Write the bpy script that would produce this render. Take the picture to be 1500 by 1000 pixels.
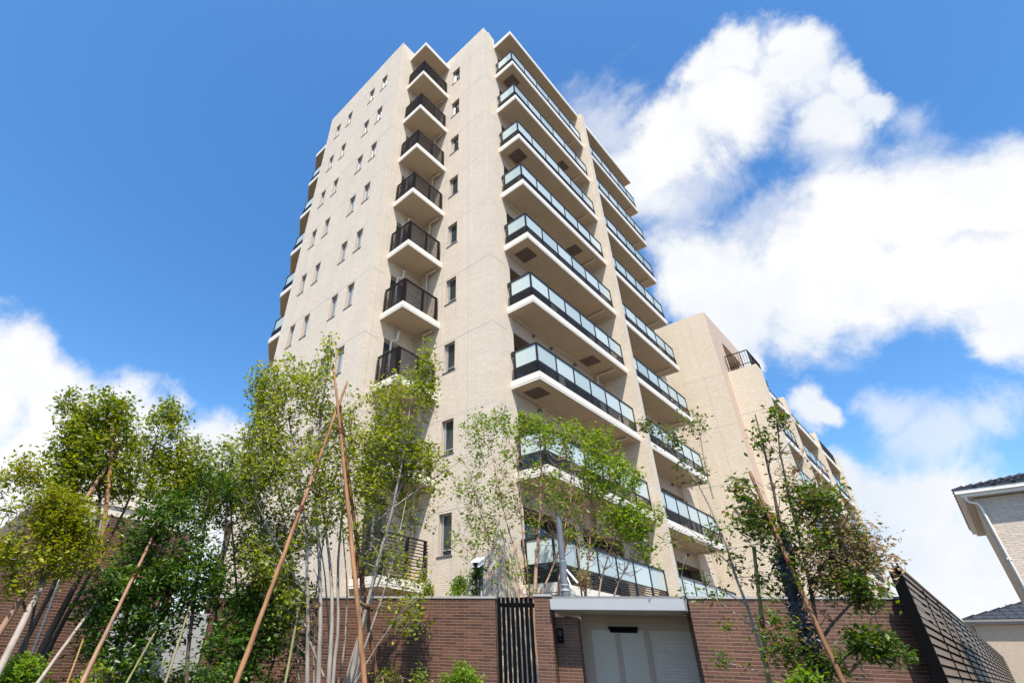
import bpy, math, random
import numpy as np
from mathutils import Vector, Matrix

# ------------------------------------------------------------------ scene, camera, light
S = bpy.context.scene
COL = S.collection
for o in list(bpy.data.objects):
    bpy.data.objects.remove(o)
E = 1.6                                   # eye height, ground is z = 0
FPX, CX, CY = 732.585, 637.356, 503.007   # focal length and principal point in pixels of a 1500 px wide frame
RV = np.array([0.7055, -0.7078, 0.0360]); FV = np.array([0.5822, 0.6089, 0.5389])
FV /= np.linalg.norm(FV); RV -= FV * (RV @ FV); RV /= np.linalg.norm(RV); UV = np.cross(RV, FV)
cam_d = bpy.data.cameras.new('camera'); cam = bpy.data.objects.new('camera', cam_d); COL.objects.link(cam)
cam_d.sensor_width = 36; cam_d.lens = FPX / 1500 * 36
cam_d.shift_x = (750 - CX) / 1500; cam_d.shift_y = (CY - 500) / 1500
cam_d.clip_start = .1; cam_d.clip_end = 5000
cam.matrix_world = Matrix(((RV[0], UV[0], -FV[0], 0), (RV[1], UV[1], -FV[1], 0), (RV[2], UV[2], -FV[2], E), (0, 0, 0, 1)))
S.camera = cam

def ray(px, py):
    return FV * FPX + RV * (px - CX) - UV * (py - CY)
def at(px, py, D):
    """world point seen at a pixel of the 1500x1000 frame, D metres away over the ground"""
    d = ray(px, py); p = d * D / math.hypot(d[0], d[1]); p[2] += E
    return p

S.view_settings.view_transform = 'Standard'; S.view_settings.look = 'None'
S.view_settings.exposure = 0.9; S.view_settings.gamma = 1
SUNRAY = Vector((.375, .385, -1.0)).normalized()
sun_d = bpy.data.lights.new('sun', 'SUN'); sun_d.energy = 4.8; sun_d.angle = math.radians(.53); sun_d.color = (1, .95, .86)
sun = bpy.data.objects.new('sun', sun_d); COL.objects.link(sun)
sun.rotation_euler = SUNRAY.to_track_quat('-Z', 'Y').to_euler(); sun.location = (0, 0, 60)

W = bpy.data.worlds.new('World'); S.world = W; W.use_nodes = True
def build_world():
    nt = W.node_tree; nt.nodes.clear(); N = nt.nodes; L = nt.links
    out = N.new('ShaderNodeOutputWorld')
    sky = N.new('ShaderNodeTexSky'); sky.sky_type = 'NISHITA'; sky.sun_disc = False
    sky.sun_elevation = math.asin(-SUNRAY.z); sky.sun_rotation = math.atan2(-SUNRAY.x, -SUNRAY.y) % (2 * math.pi)
    sky.air_density = 1.0; sky.dust_density = .6; sky.ozone_density = 1.6; sky.altitude = 50
    bsky = N.new('ShaderNodeBackground'); bsky.inputs[1].default_value = .136; 
    hs = N.new('ShaderNodeHueSaturation'); hs.inputs['Saturation'].default_value = SKY_SAT
    L.new(sky.outputs[0], hs.inputs['Color']); L.new(hs.outputs[0], bsky.inputs[0])
    tc = N.new('ShaderNodeTexCoord')
    def math_(op, a, b=None, c=None, clamp=False):
        m = N.new('ShaderNodeMath'); m.operation = op; m.use_clamp = clamp
        for i, v in enumerate((a, b, c)):
            if v is None: continue
            if isinstance(v, (int, float)): m.inputs[i].default_value = v
            else: L.new(v, m.inputs[i])
        return m.outputs[0]
    def noise(scale, detail, rough, dist=0):
        n = N.new('ShaderNodeTexNoise'); n.inputs['Scale'].default_value = scale; n.inputs['Detail'].default_value = detail
        n.inputs['Roughness'].default_value = rough; n.inputs['Distortion'].default_value = dist
        L.new(tc.outputs['Generated'], n.inputs['Vector']); return n
    # domain warp
    nw = noise(3.2, 8, .62)
    vs = N.new('ShaderNodeVectorMath'); vs.operation = 'SUBTRACT'; L.new(nw.outputs['Color'], vs.inputs[0]); vs.inputs[1].default_value = (.5, .5, .5)
    vm = N.new('ShaderNodeVectorMath'); vm.operation = 'SCALE'; L.new(vs.outputs[0], vm.inputs[0]); vm.inputs['Scale'].default_value = .22
    va = N.new('ShaderNodeVectorMath'); va.operation = 'ADD'; L.new(tc.outputs['Generated'], va.inputs[0]); L.new(vm.outputs[0], va.inputs[1])
    def field(blobs):
        acc = None
        for (px, py, r) in blobs:
            c = ray(px, py); k = np.linalg.norm(c); c = c / k
            rr = r / k
            d = N.new('ShaderNodeVectorMath'); d.operation = 'DISTANCE'; L.new(va.outputs[0], d.inputs[0]); d.inputs[1].default_value = tuple(c)
            v = math_('MULTIPLY_ADD', d.outputs['Value'], -1 / rr, 1.0)
            acc = v if acc is None else math_('SMOOTH_MAX', acc, v, .12)
        return acc
    n2 = noise(6.0, 12, .68, .5)
    dens = field(CLOUDS)
    dens = math_('ADD', dens, math_('MULTIPLY_ADD', n2.outputs['Fac'], 1.25, -.62))
    cov = N.new('ShaderNodeMapRange'); cov.interpolation_type = 'SMOOTHSTEP'
    cov.inputs['From Min'].default_value = -.10; cov.inputs['From Max'].default_value = .52
    L.new(dens, cov.inputs['Value'])
    n3 = noise(4.2, 12, .68, .8)
    wd = math_('ADD', field(WISPS), math_('MULTIPLY_ADD', n3.outputs['Fac'], 2.2, -1.25))
    wv = N.new('ShaderNodeMapRange'); wv.interpolation_type = 'SMOOTHSTEP'
    wv.inputs['From Min'].default_value = -.1; wv.inputs['From Max'].default_value = .75; wv.inputs['To Max'].default_value = .62
    L.new(wd, wv.inputs['Value'])
    n1 = math_('MULTIPLY', math_('SUBTRACT', 1, cov.outputs[0]), math_('SUBTRACT', 1, wv.outputs[0]))
    c1 = math_('SUBTRACT', 1, n1, clamp=True)
    # cloud brightness: thick parts brilliant, some greyish-blue bellies
    n4 = noise(2.6, 8, .6, .2)
    mr = N.new('ShaderNodeMapRange'); mr.inputs['From Min'].default_value = .42; mr.inputs['From Max'].default_value = .66
    L.new(n4.outputs['Fac'], mr.inputs['Value'])
    col = N.new('ShaderNodeMix'); col.data_type = 'RGBA'
    col.inputs[6].default_value = (1.0, 1.0, 1.0, 1); col.inputs[7].default_value = (.78, .85, .95, 1)
    L.new(mr.outputs[0], col.inputs[0])
    bc = N.new('ShaderNodeBackground'); bc.inputs[1].default_value = .545; L.new(col.outputs[2], bc.inputs[0])
    mx = N.new('ShaderNodeMixShader'); L.new(c1, mx.inputs[0]); L.new(bsky.outputs[0], mx.inputs[1]); L.new(bc.outputs[0], mx.inputs[2])
    L.new(mx.outputs[0], out.inputs[0])
SKY_SAT = 1.30
CLOUDS = [(1090, 80, 55), (1150, 110, 75), (1080, 160, 80), (1010, 215, 72), (950, 265, 70), (1215, 125, 42), (1040, 120, 45), (1150, 60, 40), (1180, 175, 55), (1245, 150, 38),
          (1010, 400, 78), (1080, 445, 100), (1150, 420, 95), (1220, 330, 90), (1240, 430, 110), (1330, 310, 110), (1420, 280, 90), (1500, 260, 80),
          (1350, 400, 110), (1450, 390, 115), (1500, 500, 60), (1180, 470, 75), (1560, 450, 120), (1090, 520, 35),
          (1205, 598, 42), (1240, 610, 25), (1240, 700, 50), (1290, 740, 70), (1370, 750, 80), (1400, 830, 120), (1270, 860, 120), (1480, 800, 100), (1500, 930, 150),
          (1350, 950, 160),
          (40, 540, 75), (-40, 560, 120), (110, 590, 75), (200, 600, 62), (250, 585, 42), (290, 640, 66), (345, 640, 38), (60, 680, 140), (200, 720, 150), (330, 740, 110),
          (420, 800, 160), (-60, 760, 200), (100, 850, 180), (600, 950, 160), (900, 1000, 200), (1180, 1000, 200)]
WISPS = [(900, 180, 90), (1000, 300, 90), (1090, 330, 70), (1400, 640, 80), (880, 250, 60), (1180, 220, 80), (1300, 180, 60), (1330, 600, 50), (1480, 620, 60)]
build_world()

# ------------------------------------------------------------------ materials
def new_mat(name):
    m = bpy.data.materials.new(name); m.use_nodes = True
    nt = m.node_tree; b = nt.nodes['Principled BSDF']; return m, nt, b
def link(nt, a, b): nt.links.new(a, b)
def ramp(nt, fac, stops):
    r = nt.nodes.new('ShaderNodeValToRGB'); e = r.color_ramp.elements
    while len(e) < len(stops): e.new(.5)
    for el, (p, c) in zip(e, stops): el.position = p; el.color = (*c, 1)
    link(nt, fac, r.inputs[0]); return r.outputs[0]
def noise_n(nt, scale, detail=6, rough=.6, vec=None, stretch=None):
    n = nt.nodes.new('ShaderNodeTexNoise'); n.inputs['Scale'].default_value = scale; n.inputs['Detail'].default_value = detail
    n.inputs['Roughness'].default_value = rough
    if vec is None:
        tc = nt.nodes.new('ShaderNodeTexCoord'); vec = tc.outputs['Object']
    if stretch:
        mp = nt.nodes.new('ShaderNodeMapping'); mp.inputs['Scale'].default_value = stretch; link(nt, vec, mp.inputs[0]); vec = mp.outputs[0]
    link(nt, vec, n.inputs['Vector']); return n.outputs['Fac']
def plain(name, c, rough=.7, var=.12, scale=6, metal=0, bump=0, stretch=None, spec=None):
    m, nt, b = new_mat(name)
    f = noise_n(nt, scale, stretch=stretch)
    lo = tuple(x * (1 - var) for x in c); hi = tuple(min(1, x * (1 + var)) for x in c)
    link(nt, ramp(nt, f, [(.3, lo), (.7, hi)]), b.inputs['Base Color'])
    b.inputs['Roughness'].default_value = rough; b.inputs['Metallic'].default_value = metal
    if spec is not None: b.inputs['Specular IOR Level'].default_value = spec
    if bump:
        bp = nt.nodes.new('ShaderNodeBump'); bp.inputs['Strength'].default_value = bump; bp.inputs['Distance'].default_value = .01
        f2 = noise_n(nt, scale * 6, stretch=stretch); link(nt, f2, bp.inputs['Height']); link(nt, bp.outputs[0], b.inputs['Normal'])
    return m
def tile_mat(name, c1, c2, mortar, bw, rh, ms, offset=.5, bump=.5, bdist=.006, dirt=.1, rough=.6, varscale=.35):
    m, nt, b = new_mat(name); N = nt.nodes
    tc = N.new('ShaderNodeTexCoord')
    sp = N.new('ShaderNodeSeparateXYZ'); link(nt, tc.outputs['Object'], sp.inputs[0])
    sn = N.new('ShaderNodeSeparateXYZ'); link(nt, tc.outputs['Normal'], sn.inputs[0])
    def M(op, a, b_=None):
        k = N.new('ShaderNodeMath'); k.operation = op
        for i, v in enumerate((a, b_)):
            if v is None: continue
            if isinstance(v, (int, float)): k.inputs[i].default_value = v
            else: link(nt, v, k.inputs[i])
        return k.outputs[0]
    ax = M('ROUND', M('ABSOLUTE', sn.outputs[0])); ay = M('ROUND', M('ABSOLUTE', sn.outputs[1]))
    u = M('ADD', M('MULTIPLY', sp.outputs[0], ay), M('MULTIPLY', sp.outputs[1], ax))
    cb = N.new('ShaderNodeCombineXYZ'); link(nt, u, cb.inputs[0]); link(nt, sp.outputs[2], cb.inputs[1])
    br = N.new('ShaderNodeTexBrick'); link(nt, cb.outputs[0], br.inputs['Vector'])
    br.inputs['Scale'].default_value = 1; br.inputs['Brick Width'].default_value = bw; br.inputs['Row Height'].default_value = rh
    br.inputs['Mortar Size'].default_value = ms; br.inputs['Mortar Smooth'].default_value = .3; br.offset = offset
    br.inputs['Color1'].default_value = (*c1, 1); br.inputs['Color2'].default_value = (*c2, 1); br.inputs['Mortar'].default_value = (*mortar, 1)
    br.inputs['Bias'].default_value = 0
    f = noise_n(nt, varscale, 8, .65, tc.outputs['Object']); 
    mul = N.new('ShaderNodeMix'); mul.data_type = 'RGBA'; mul.blend_type = 'MULTIPLY'; mul.inputs[0].default_value = 1
    link(nt, br.outputs['Color'], mul.inputs[6]); link(nt, ramp(nt, f, [(.3, (1 - dirt,) * 3), (.7, (1, 1, 1))]), mul.inputs[7])
    f2 = noise_n(nt, 1.0, 6, .6, tc.outputs['Object'], (2.6, 2.6, .10))
    mu2 = N.new('ShaderNodeMix'); mu2.data_type = 'RGBA'; mu2.blend_type = 'MULTIPLY'; mu2.inputs[0].default_value = 1
    link(nt, mul.outputs[2], mu2.inputs[6]); link(nt, ramp(nt, f2, [(.32, (1 - dirt * .9,) * 3), (.62, (1, 1, 1))]), mu2.inputs[7])
    link(nt, mu2.outputs[2], b.inputs['Base Color']); b.inputs['Roughness'].default_value = rough
    # tile face relief: every tile slightly pillowed/rough
    bp = N.new('ShaderNodeBump'); bp.inputs['Strength'].default_value = bump; bp.inputs['Distance'].default_value = bdist
    f3 = noise_n(nt, 1.0 / rh * .8, 3, .6, tc.outputs['Object'])
    h = M('ADD', M('MULTIPLY', M('SUBTRACT', 1, br.outputs['Fac']), 1.0), M('MULTIPLY', f3, .8))
    link(nt, h, bp.inputs['Height']); link(nt, bp.outputs[0], b.inputs['Normal'])
    return m
def glass_mat(name, c, rough=.05, alpha_mix=0.0, tint=(.8, .9, .9)):
    m, nt, b = new_mat(name)
    b.inputs['Base Color'].default_value = (*c, 1); b.inputs['Roughness'].default_value = rough; b.inputs['IOR'].default_value = 1.52
    if alpha_mix > 0:
        N = nt.nodes; t = N.new('ShaderNodeBsdfTransparent'); t.inputs[0].default_value = (*tint, 1)
        mx = N.new('ShaderNodeMixShader'); mx.inputs[0].default_value = alpha_mix
        link(nt, b.outputs[0], mx.inputs[1]); link(nt, t.outputs[0], mx.inputs[2]); link(nt, mx.outputs[0], N['Material Output'].inputs[0])
    return m
def leaf_mat(name, stops, trans=.45, gloss=.45):
    m, nt, b = new_mat(name); N = nt.nodes
    a = N.new('ShaderNodeAttribute'); a.attribute_name = 'tint'
    c = ramp(nt, a.outputs['Fac'], stops)
    link(nt, c, b.inputs['Base Color']); b.inputs['Roughness'].default_value = gloss; b.inputs['Specular IOR Level'].default_value = .35
    t = N.new('ShaderNodeBsdfTranslucent')
    hs = N.new('ShaderNodeHueSaturation'); hs.inputs['Hue'].default_value = .485; hs.inputs['Saturation'].default_value = 1.15; hs.inputs['Value'].default_value = 1.5
    link(nt, c, hs.inputs['Color']); link(nt, hs.outputs[0], t.inputs[0])
    mx = N.new('ShaderNodeMixShader'); mx.inputs[0].default_value = trans
    link(nt, b.outputs[0], mx.inputs[1]); link(nt, t.outputs[0], mx.inputs[2]); link(nt, mx.outputs[0], N['Material Output'].inputs[0])
    return m

M_TILE = tile_mat('cream_tile', (.63, .525, .405), (.71, .60, .475), (.44, .365, .28), .19, .052, .0065, bump=.65, bdist=.008, dirt=.06)
M_WTILE = tile_mat('wing_tile', (.66, .55, .42), (.72, .61, .475), (.50, .42, .325), .22, .075, .010, bump=.9, bdist=.010, dirt=.06)
M_BRICK = tile_mat('brown_border_tile', (.062, .024, .014), (.145, .060, .034), (.235, .145, .09), .245, .049, .0055, offset=.36, bump=.7, bdist=.008, dirt=.2, rough=.55, varscale=1.2)
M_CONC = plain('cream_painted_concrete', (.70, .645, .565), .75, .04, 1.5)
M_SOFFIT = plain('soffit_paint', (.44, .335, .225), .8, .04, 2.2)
M_SOFLINE = plain('drip_groove', (.16, .12, .09), .8, .05)
M_BEAM = plain('beige_render', (.48, .36, .275), .8, .04, 2)
M_SEAL = plain('grey_sealant', (.37, .37, .375), .8, .05)
M_DARK = plain('dark_bronze_metal', (.018, .016, .018), .45, .1, 8, spec=.3)
M_BLACK = plain('black_metal', (.003, .003, .0035), .7, .1, 8, spec=.06)
M_BROWNRAIL = plain('dark_brown_rail', (.022, .013, .013), .5, .1, 8, spec=.25)
M_ALU = plain('silver_aluminium', (.55, .55, .53), .35, .05, 8, metal=.5)
M_PIPE = plain('beige_pipe', (.52, .42, .31), .45, .05, 5)
M_HATCH = plain('brown_hatch', (.11, .072, .058), .5, .25, 3)
M_FROST = glass_mat('frosted_panel', (.56, .62, .60), .14, .14, (.75, .83, .82))
def vary_frost():
    nt = M_FROST.node_tree; b = nt.nodes['Principled BSDF']; oi = nt.nodes.new('ShaderNodeObjectInfo')
    link(nt, ramp(nt, oi.outputs['Random'], [(0, (.43, .50, .49)), (.5, (.52, .59, .57)), (1, (.60, .665, .635))]), b.inputs['Base Color'])
    mr = nt.nodes.new('ShaderNodeMapRange'); mr.inputs['To Min'].default_value = .06; mr.inputs['To Max'].default_value = .25
    link(nt, oi.outputs['Random'], mr.inputs['Value']); link(nt, mr.outputs[0], b.inputs['Roughness'])
vary_frost()
M_FROST.node_tree.nodes['Principled BSDF'].inputs['Specular IOR Level'].default_value = .3
M_GLASS = glass_mat('window_glass', (.035, .045, .042), .03)
M_GLASSL = glass_mat('side_window_glass', (.16, .19, .21), .04)  # paler base colour paints the sky reflection into these panes
M_RECESS = plain('shaded_recess_wall', (.16, .12, .09), .8, .2, 2)  # dark colour puts the shade of the recesses into their walls
M_SILL = plain('dark_sill', (.10, .08, .07), .5, .1)
M_GREYFAS = plain('grey_canopy_paint', (.33, .34, .355), .5, .05, 3, bump=.15)
M_CAP = plain('wall_cap_metal', (.34, .33, .31), .45, .06, 4)
M_DOORF = plain('taupe_door_frame', (.34, .275, .22), .45, .04, 3, spec=.2)
M_DOORG = glass_mat('door_glass', (.36, .325, .275), .35)
M_WOODPOLE = plain('orange_log', (.25, .118, .05), .8, .5, 9, bump=.5, stretch=(1, 1, .18))
M_WOODPALE = plain('pale_peeled_log', (.25, .205, .165), .75, .3, 5, bump=.4, stretch=(1, 1, .2))
M_WOODPINK = plain('pinkish_log', (.22, .115, .07), .75, .3, 5, bump=.4, stretch=(1, 1, .2))
M_BAMBOO = plain('yellow_bamboo', (.165, .15, .06), .5, .25, 4, stretch=(1, 1, .3))
M_ROPE = plain('palm_rope', (.11, .035, .015), .95, .4, 30, bump=1)
M_BARKG = plain('grey_bark', (.27, .235, .20), .9, .4, 9, bump=.6, stretch=(1, 1, .25))
M_BARKB = plain('brown_bark', (.20, .13, .085), .9, .4, 9, bump=.6, stretch=(1, 1, .25))
M_BARKD = plain('dark_bark', (.085, .06, .045), .9, .4, 9, bump=.6, stretch=(1, 1, .25))
M_BARKR = plain('tan_bark', (.36, .215, .145), .9, .35, 9, bump=.6, stretch=(1, 1, .25))
M_WRAP = plain('dark_netting', (.06, .068, .085), .8, .75, 22, bump=1)
M_SIDING = tile_mat('house_siding', (.53, .43, .34), (.61, .50, .405), (.42, .34, .27), .24, .044, .004, bump=.8, bdist=.014, dirt=.05)
M_WHITEP = plain('white_trim', (.74, .71, .66), .5, .04, 3)
M_EAVE = plain('beige_eave', (.50, .45, .38), .6, .04, 3)
M_RTILE = plain('dark_roof_tile', (.028, .031, .042), .55, .2, 5, spec=.25)
M_STUCCO = plain('beige_stucco', (.42, .34, .26), .85, .1, 8, bump=.3)
M_LOUVRE = plain('taupe_louvre', (.16, .122, .092), .5, .12, 4, metal=.1)
M_PANEL = plain('pale_stone_panel', (.40, .39, .38), .6, .08, 2)
M_GPOLE = plain('grey_painted_pole', (.11, .12, .14), .5, .3, 7)
M_WHITE = plain('white_plastic', (.8, .8, .8), .35, .03)
M_ROOFG = plain('pale_green_roof', (.50, .52, .34), .6, .06)
M_GROUND = plain('asphalt', (.055, .055, .055), .9, .25, 4, bump=.4)
M_PAVE = plain('light_paving', (.20, .185, .165), .85, .15, 2)
M_SOIL = plain('soil', (.07, .05, .035), .95, .4, 5, bump=.8)
M_LEAF = leaf_mat('spring_leaf', [(0, (.065, .11, .012)), (.5, (.18, .235, .020)), (.85, (.32, .34, .035)), (1, (.38, .28, .07))])
M_LEAFY = leaf_mat('yellow_maple_leaf', [(0, (.09, .14, .009)), (.5, (.19, .225, .010)), (1, (.33, .29, .014))])
M_LEAFM = leaf_mat('mid_green_leaf', [(0, (.060, .115, .012)), (.5, (.155, .205, .020)), (1, (.30, .29, .022))])
M_LEAFD = leaf_mat('evergreen_leaf', [(0, (.014, .048, .007)), (.55, (.045, .105, .012)), (1, (.15, .22, .025))], .32, .34)
M_LEAFB = leaf_mat('bright_leaf', [(0, (.055, .12, .008)), (.5, (.12, .21, .012)), (1, (.22, .30, .03))])
M_LEAFR = leaf_mat('mixed_leaf', [(0, (.030, .055, .010)), (.42, (.065, .12, .015)), (.72, (.12, .17, .02)), (.86, (.23, .11, .05)), (1, (.34, .20, .12))])
M_LEAFX = leaf_mat('dry_leaf', [(0, (.09, .12, .025)), (.35, (.19, .20, .06)), (.6, (.28, .17, .09)), (1, (.46, .37, .26))])

# ------------------------------------------------------------------ mesh helpers
class MB:
    def __init__(s): s.v = []; s.f = []; s.m = []
    def quad(s, a, b, c, d, m=0):
        n = len(s.v); s.v += [tuple(a), tuple(b), tuple(c), tuple(d)]; s.f.append((n, n + 1, n + 2, n + 3)); s.m.append(m)
    def hexa(s, p, m=0):      # p: 4 bottom ccw + 4 top
        n = len(s.v); s.v += [tuple(q) for q in p]
        for f in ((3, 2, 1, 0), (4, 5, 6, 7), (0, 1, 5, 4), (1, 2, 6, 5), (2, 3, 7, 6), (3, 0, 4, 7)):
            s.f.append(tuple(n + i for i in f)); s.m.append(m)
    def box(s, x0, x1, y0, y1, z0, z1, m=0):
        if x0 > x1: x0, x1 = x1, x0
        if y0 > y1: y0, y1 = y1, y0
        s.hexa([(x0, y0, z0), (x1, y0, z0), (x1, y1, z0), (x0, y1, z0), (x0, y0, z1), (x1, y0, z1), (x1, y1, z1), (x0, y1, z1)], m)
    def prism(s, pts, z0, z1, m=0, mb=None):   # pts ccw
        n = len(s.v); k = len(pts)
        s.v += [(x, y, z0) for x, y in pts] + [(x, y, z1) for x, y in pts]
        s.f.append(tuple(n + i for i in reversed(range(k)))); s.m.append(m if mb is None else mb)
        s.f.append(tuple(n + k + i for i in range(k))); s.m.append(m)
        for i in range(k):
            j = (i + 1) % k; s.f.append((n + i, n + j, n + k + j, n + k + i)); s.m.append(m)
    def tube(s, pts, radii, k=8, m=0, cap=True):
        pts = [Vector(p) for p in pts]
        if isinstance(radii, (int, float)): radii = [radii] * len(pts)
        n0 = len(s.v); up = Vector((0, 0, 1)); prev = None
        for i, p in enumerate(pts):
            t = (pts[min(i + 1, len(pts) - 1)] - pts[max(i - 1, 0)]).normalized()
            if prev is None:
                a = t.cross(up if abs(t.z) < .9 else Vector((1, 0, 0))).normalized()
            else:
                a = (prev - t * prev.dot(t)).normalized()
            prev = a; b = t.cross(a)
            for j in range(k):
                w = 2 * math.pi * j / k; q = p + (a * math.cos(w) + b * math.sin(w)) * radii[i]; s.v.append(tuple(q))
        for i in range(len(pts) - 1):
            for j in range(k):
                j2 = (j + 1) % k
                s.f.append((n0 + i * k + j, n0 + i * k + j2, n0 + (i + 1) * k + j2, n0 + (i + 1) * k + j)); s.m.append(m)
        if cap:
            s.f.append(tuple(n0 + j for j in reversed(range(k)))); s.m.append(m)
            e = n0 + (len(pts) - 1) * k; s.f.append(tuple(e + j for j in range(k))); s.m.append(m)
    def build(s, name, mats, parent=None, local=False, smooth=False):
        me = bpy.data.meshes.new(name)
        off = Vector((0, 0, 0))
        if parent is not None and not local:
            q = parent
            while q is not None: off = off + q.location; q = q.parent
        me.from_pydata([(x - off.x, y - off.y, z - off.z) for x, y, z in s.v], [], s.f)
        if not isinstance(mats, (list, tuple)): mats = [mats]
        for m in mats: me.materials.append(m)
        me.polygons.foreach_set('material_index', s.m)
        if smooth: me.polygons.foreach_set('use_smooth', [True] * len(s.f))
        me.update()
        o = bpy.data.objects.new(name, me); COL.objects.link(o)
        if parent is not None: o.parent = parent
        return o
def tag(o, label=None, cat=None, group=None, kind=None):
    if label: o['label'] = label
    if cat: o['category'] = cat
    if group: o['group'] = group
    if kind: o['kind'] = kind
    return o
def empty(name, loc, label, cat, group=None, rz=0):
    o = bpy.data.objects.new(name, None); COL.objects.link(o); o.location = loc; o.rotation_euler.z = rz; o.empty_display_size = .3
    return tag(o, label, cat, group)

def wall_sheet(mb, axis, P, u0, u1, z0, z1, ops, inward, depth=.14, m=0, mr=0):
    """sheet at axis=P ('x' or 'y'), with rectangular openings (a,b,c,d)=(u0,u1,z0,z1) and reveals going 'inward' (+1/-1)"""
    us = sorted(set([u0, u1] + [o[0] for o in ops] + [o[1] for o in ops])); zs = sorted(set([z0, z1] + [o[2] for o in ops] + [o[3] for o in ops]))
    def pt(u, z, d=0):
        return (P + inward * d, u, z) if axis == 'x' else (u, P + inward * d, z)
    # merge cells per column strip to keep faces low
    for i in range(len(us) - 1):
        ua, ub = us[i], us[i + 1]; um = (ua + ub) / 2; start = None
        for j in range(len(zs)):
            zm = (zs[j] + zs[j + 1]) / 2 if j + 1 < len(zs) else None
            hole = zm is None or any(o[0] < um < o[1] and o[2] < zm < o[3] for o in ops)
            if hole:
                if start is not None:
                    mb.quad(*([pt(ua, start), pt(ub, start), pt(ub, zs[j]), pt(ua, zs[j])]), m=m); start = None
            elif start is None: start = zs[j]
    for (a, b, c, d) in ops:
        mb.quad(pt(a, c), pt(b, c), pt(b, c, depth), pt(a, c, depth), mr); mb.quad(pt(a, d), pt(b, d), pt(b, d, depth), pt(a, d, depth), mr)
        mb.quad(pt(a, c), pt(a, d), pt(a, d, depth), pt(a, c, depth), mr); mb.quad(pt(b, c), pt(b, d), pt(b, d, depth), pt(b, c, depth), mr)

def slab_part(parent, pts, ztop, th, name='balcony', groove=True, lipsides=None):
    """cream slab with a stepped lip and a soffit panel (pts ccw)"""
    mb = MB()
    c = np.mean(np.array(pts), axis=0)
    def inset(d):
        out = []; k = len(pts); P = [np.array(p, float) for p in pts]
        for i in range(k):
            a, b, e = P[i - 1], P[i], P[(i + 1) % k]
            d1 = (b - a) / np.linalg.norm(b - a); d2 = (e - b) / np.linalg.norm(e - b)
            n1 = np.array([-d1[1], d1[0]]); n2 = np.array([-d2[1], d2[0]])
            q = b + (n1 + n2) / (1 + n1 @ n2) * d; out.append(tuple(q))
        return out
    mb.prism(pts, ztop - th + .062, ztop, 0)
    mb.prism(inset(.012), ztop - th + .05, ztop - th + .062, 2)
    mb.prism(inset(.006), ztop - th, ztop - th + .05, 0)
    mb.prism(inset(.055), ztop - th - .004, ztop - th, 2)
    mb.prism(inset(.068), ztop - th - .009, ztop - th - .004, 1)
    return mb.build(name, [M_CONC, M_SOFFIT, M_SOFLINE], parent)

# ------------------------------------------------------------------ ground
g = MB(); g.quad((-400, -400, 0), (400, -400, 0), (400, 400, 0), (-400, 400, 0)); tag(g.build('ground', M_GROUND), kind='structure')
WROT = math.radians(-64.37); W0 = np.array([8.09, 6.56, 0.0]); WD = np.array([math.cos(WROT), math.sin(WROT), 0]); WN = np.array([-WD[1], WD[0], 0])
def wl(t, n, z=0): return tuple(W0 + WD * t + WN * n + np.array([0, 0, z]))
g = MB(); P4 = [wl(6.3, .3), wl(30, 30), wl(-40, 30), wl(-9, .3)]
g.prism([p[:2] for p in P4], -.1, .06); tag(g.build('courtyard_paving', M_PAVE), kind='structure')
g = MB(); g.prism([p[:2] for p in (wl(-.1, -.1), wl(-.1, -.02), wl(-16, -.02), wl(-16, -9), wl(-4, -9), wl(-.1, -1.8))], -.1, .05)
tag(g.build('planting_bed', M_SOIL), kind='structure')
g = MB(); g.prism([p[:2] for p in (wl(6.1, -1.9), wl(6.1, -.02), wl(3.4, -.02), wl(3.4, -1.9))], -.1, .05)
tag(g.build('planting_bed', M_SOIL), kind='structure')

# ------------------------------------------------------------------ main tower
ZC = 25.82 + E; ZR = 28.75 + E; ZK = 25.90 + E; ZKR = 28.72 + E
XA, YA0, YA1, XB, YB, XE = 8.36, 12.40, 19.32, 10.86, 8.61, 26.56
ZTA = 29.52 + E; ZTB = 29.45 + E; ZTC = 28.95 + E
tower = empty('apartment_building', (XB, YB, 0), 'tall cream tiled apartment tower with stacked balconies behind the brown wall', 'apartment building')
wallm = MB()
A_WIN = [(13.53, 13.99), (14.65, 15.11), (16.74, 17.20), (17.92, 18.38)]
wins = []; ops = []
for n in range(10):
    zt = 27.74 - 3 * n + E
    if zt - 1.17 < .3: continue
    for (a, b) in A_WIN:
        ops.append((a, b, zt - 1.17, zt))
wall_sheet(wallm, 'x', XA, YA0, YA1, 0, ZTA, ops, +1, .13, 0, 1); wins += [('x', XA, o) for o in ops]
opsB = [(10.34, 10.87, 27.76 - 3 * n + E - 1.18, 27.76 - 3 * n + E) for n in range(9)]
wall_sheet(wallm, 'x', XB, YB, YA0, 0, ZTB, opsB, +1, .13, 0, 1)
opsK = [(9.27, 10.10, ZK - 3 * k, ZK - 3 * k + 2.08) for k in range(9)]
wall_sheet(wallm, 'y', YA0, XA, XB, 0, ZTA, opsK, +1, .18, 0, 1)
opsC = []
for k in range(9):
    z0 = ZC - 3 * k; z1 = z0 + 3 - .28 - .66
    opsC += [(12.0, 14.75, z0, z1), (15.15, 17.9, z0, z1), (19.2, 21.9, z0, z1), (22.3, 25.1, z0, z1)]
wall_sheet(wallm, 'y', YB, XB, XE, 0, ZTC, opsC, +1, .75, 0, 2)
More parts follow.
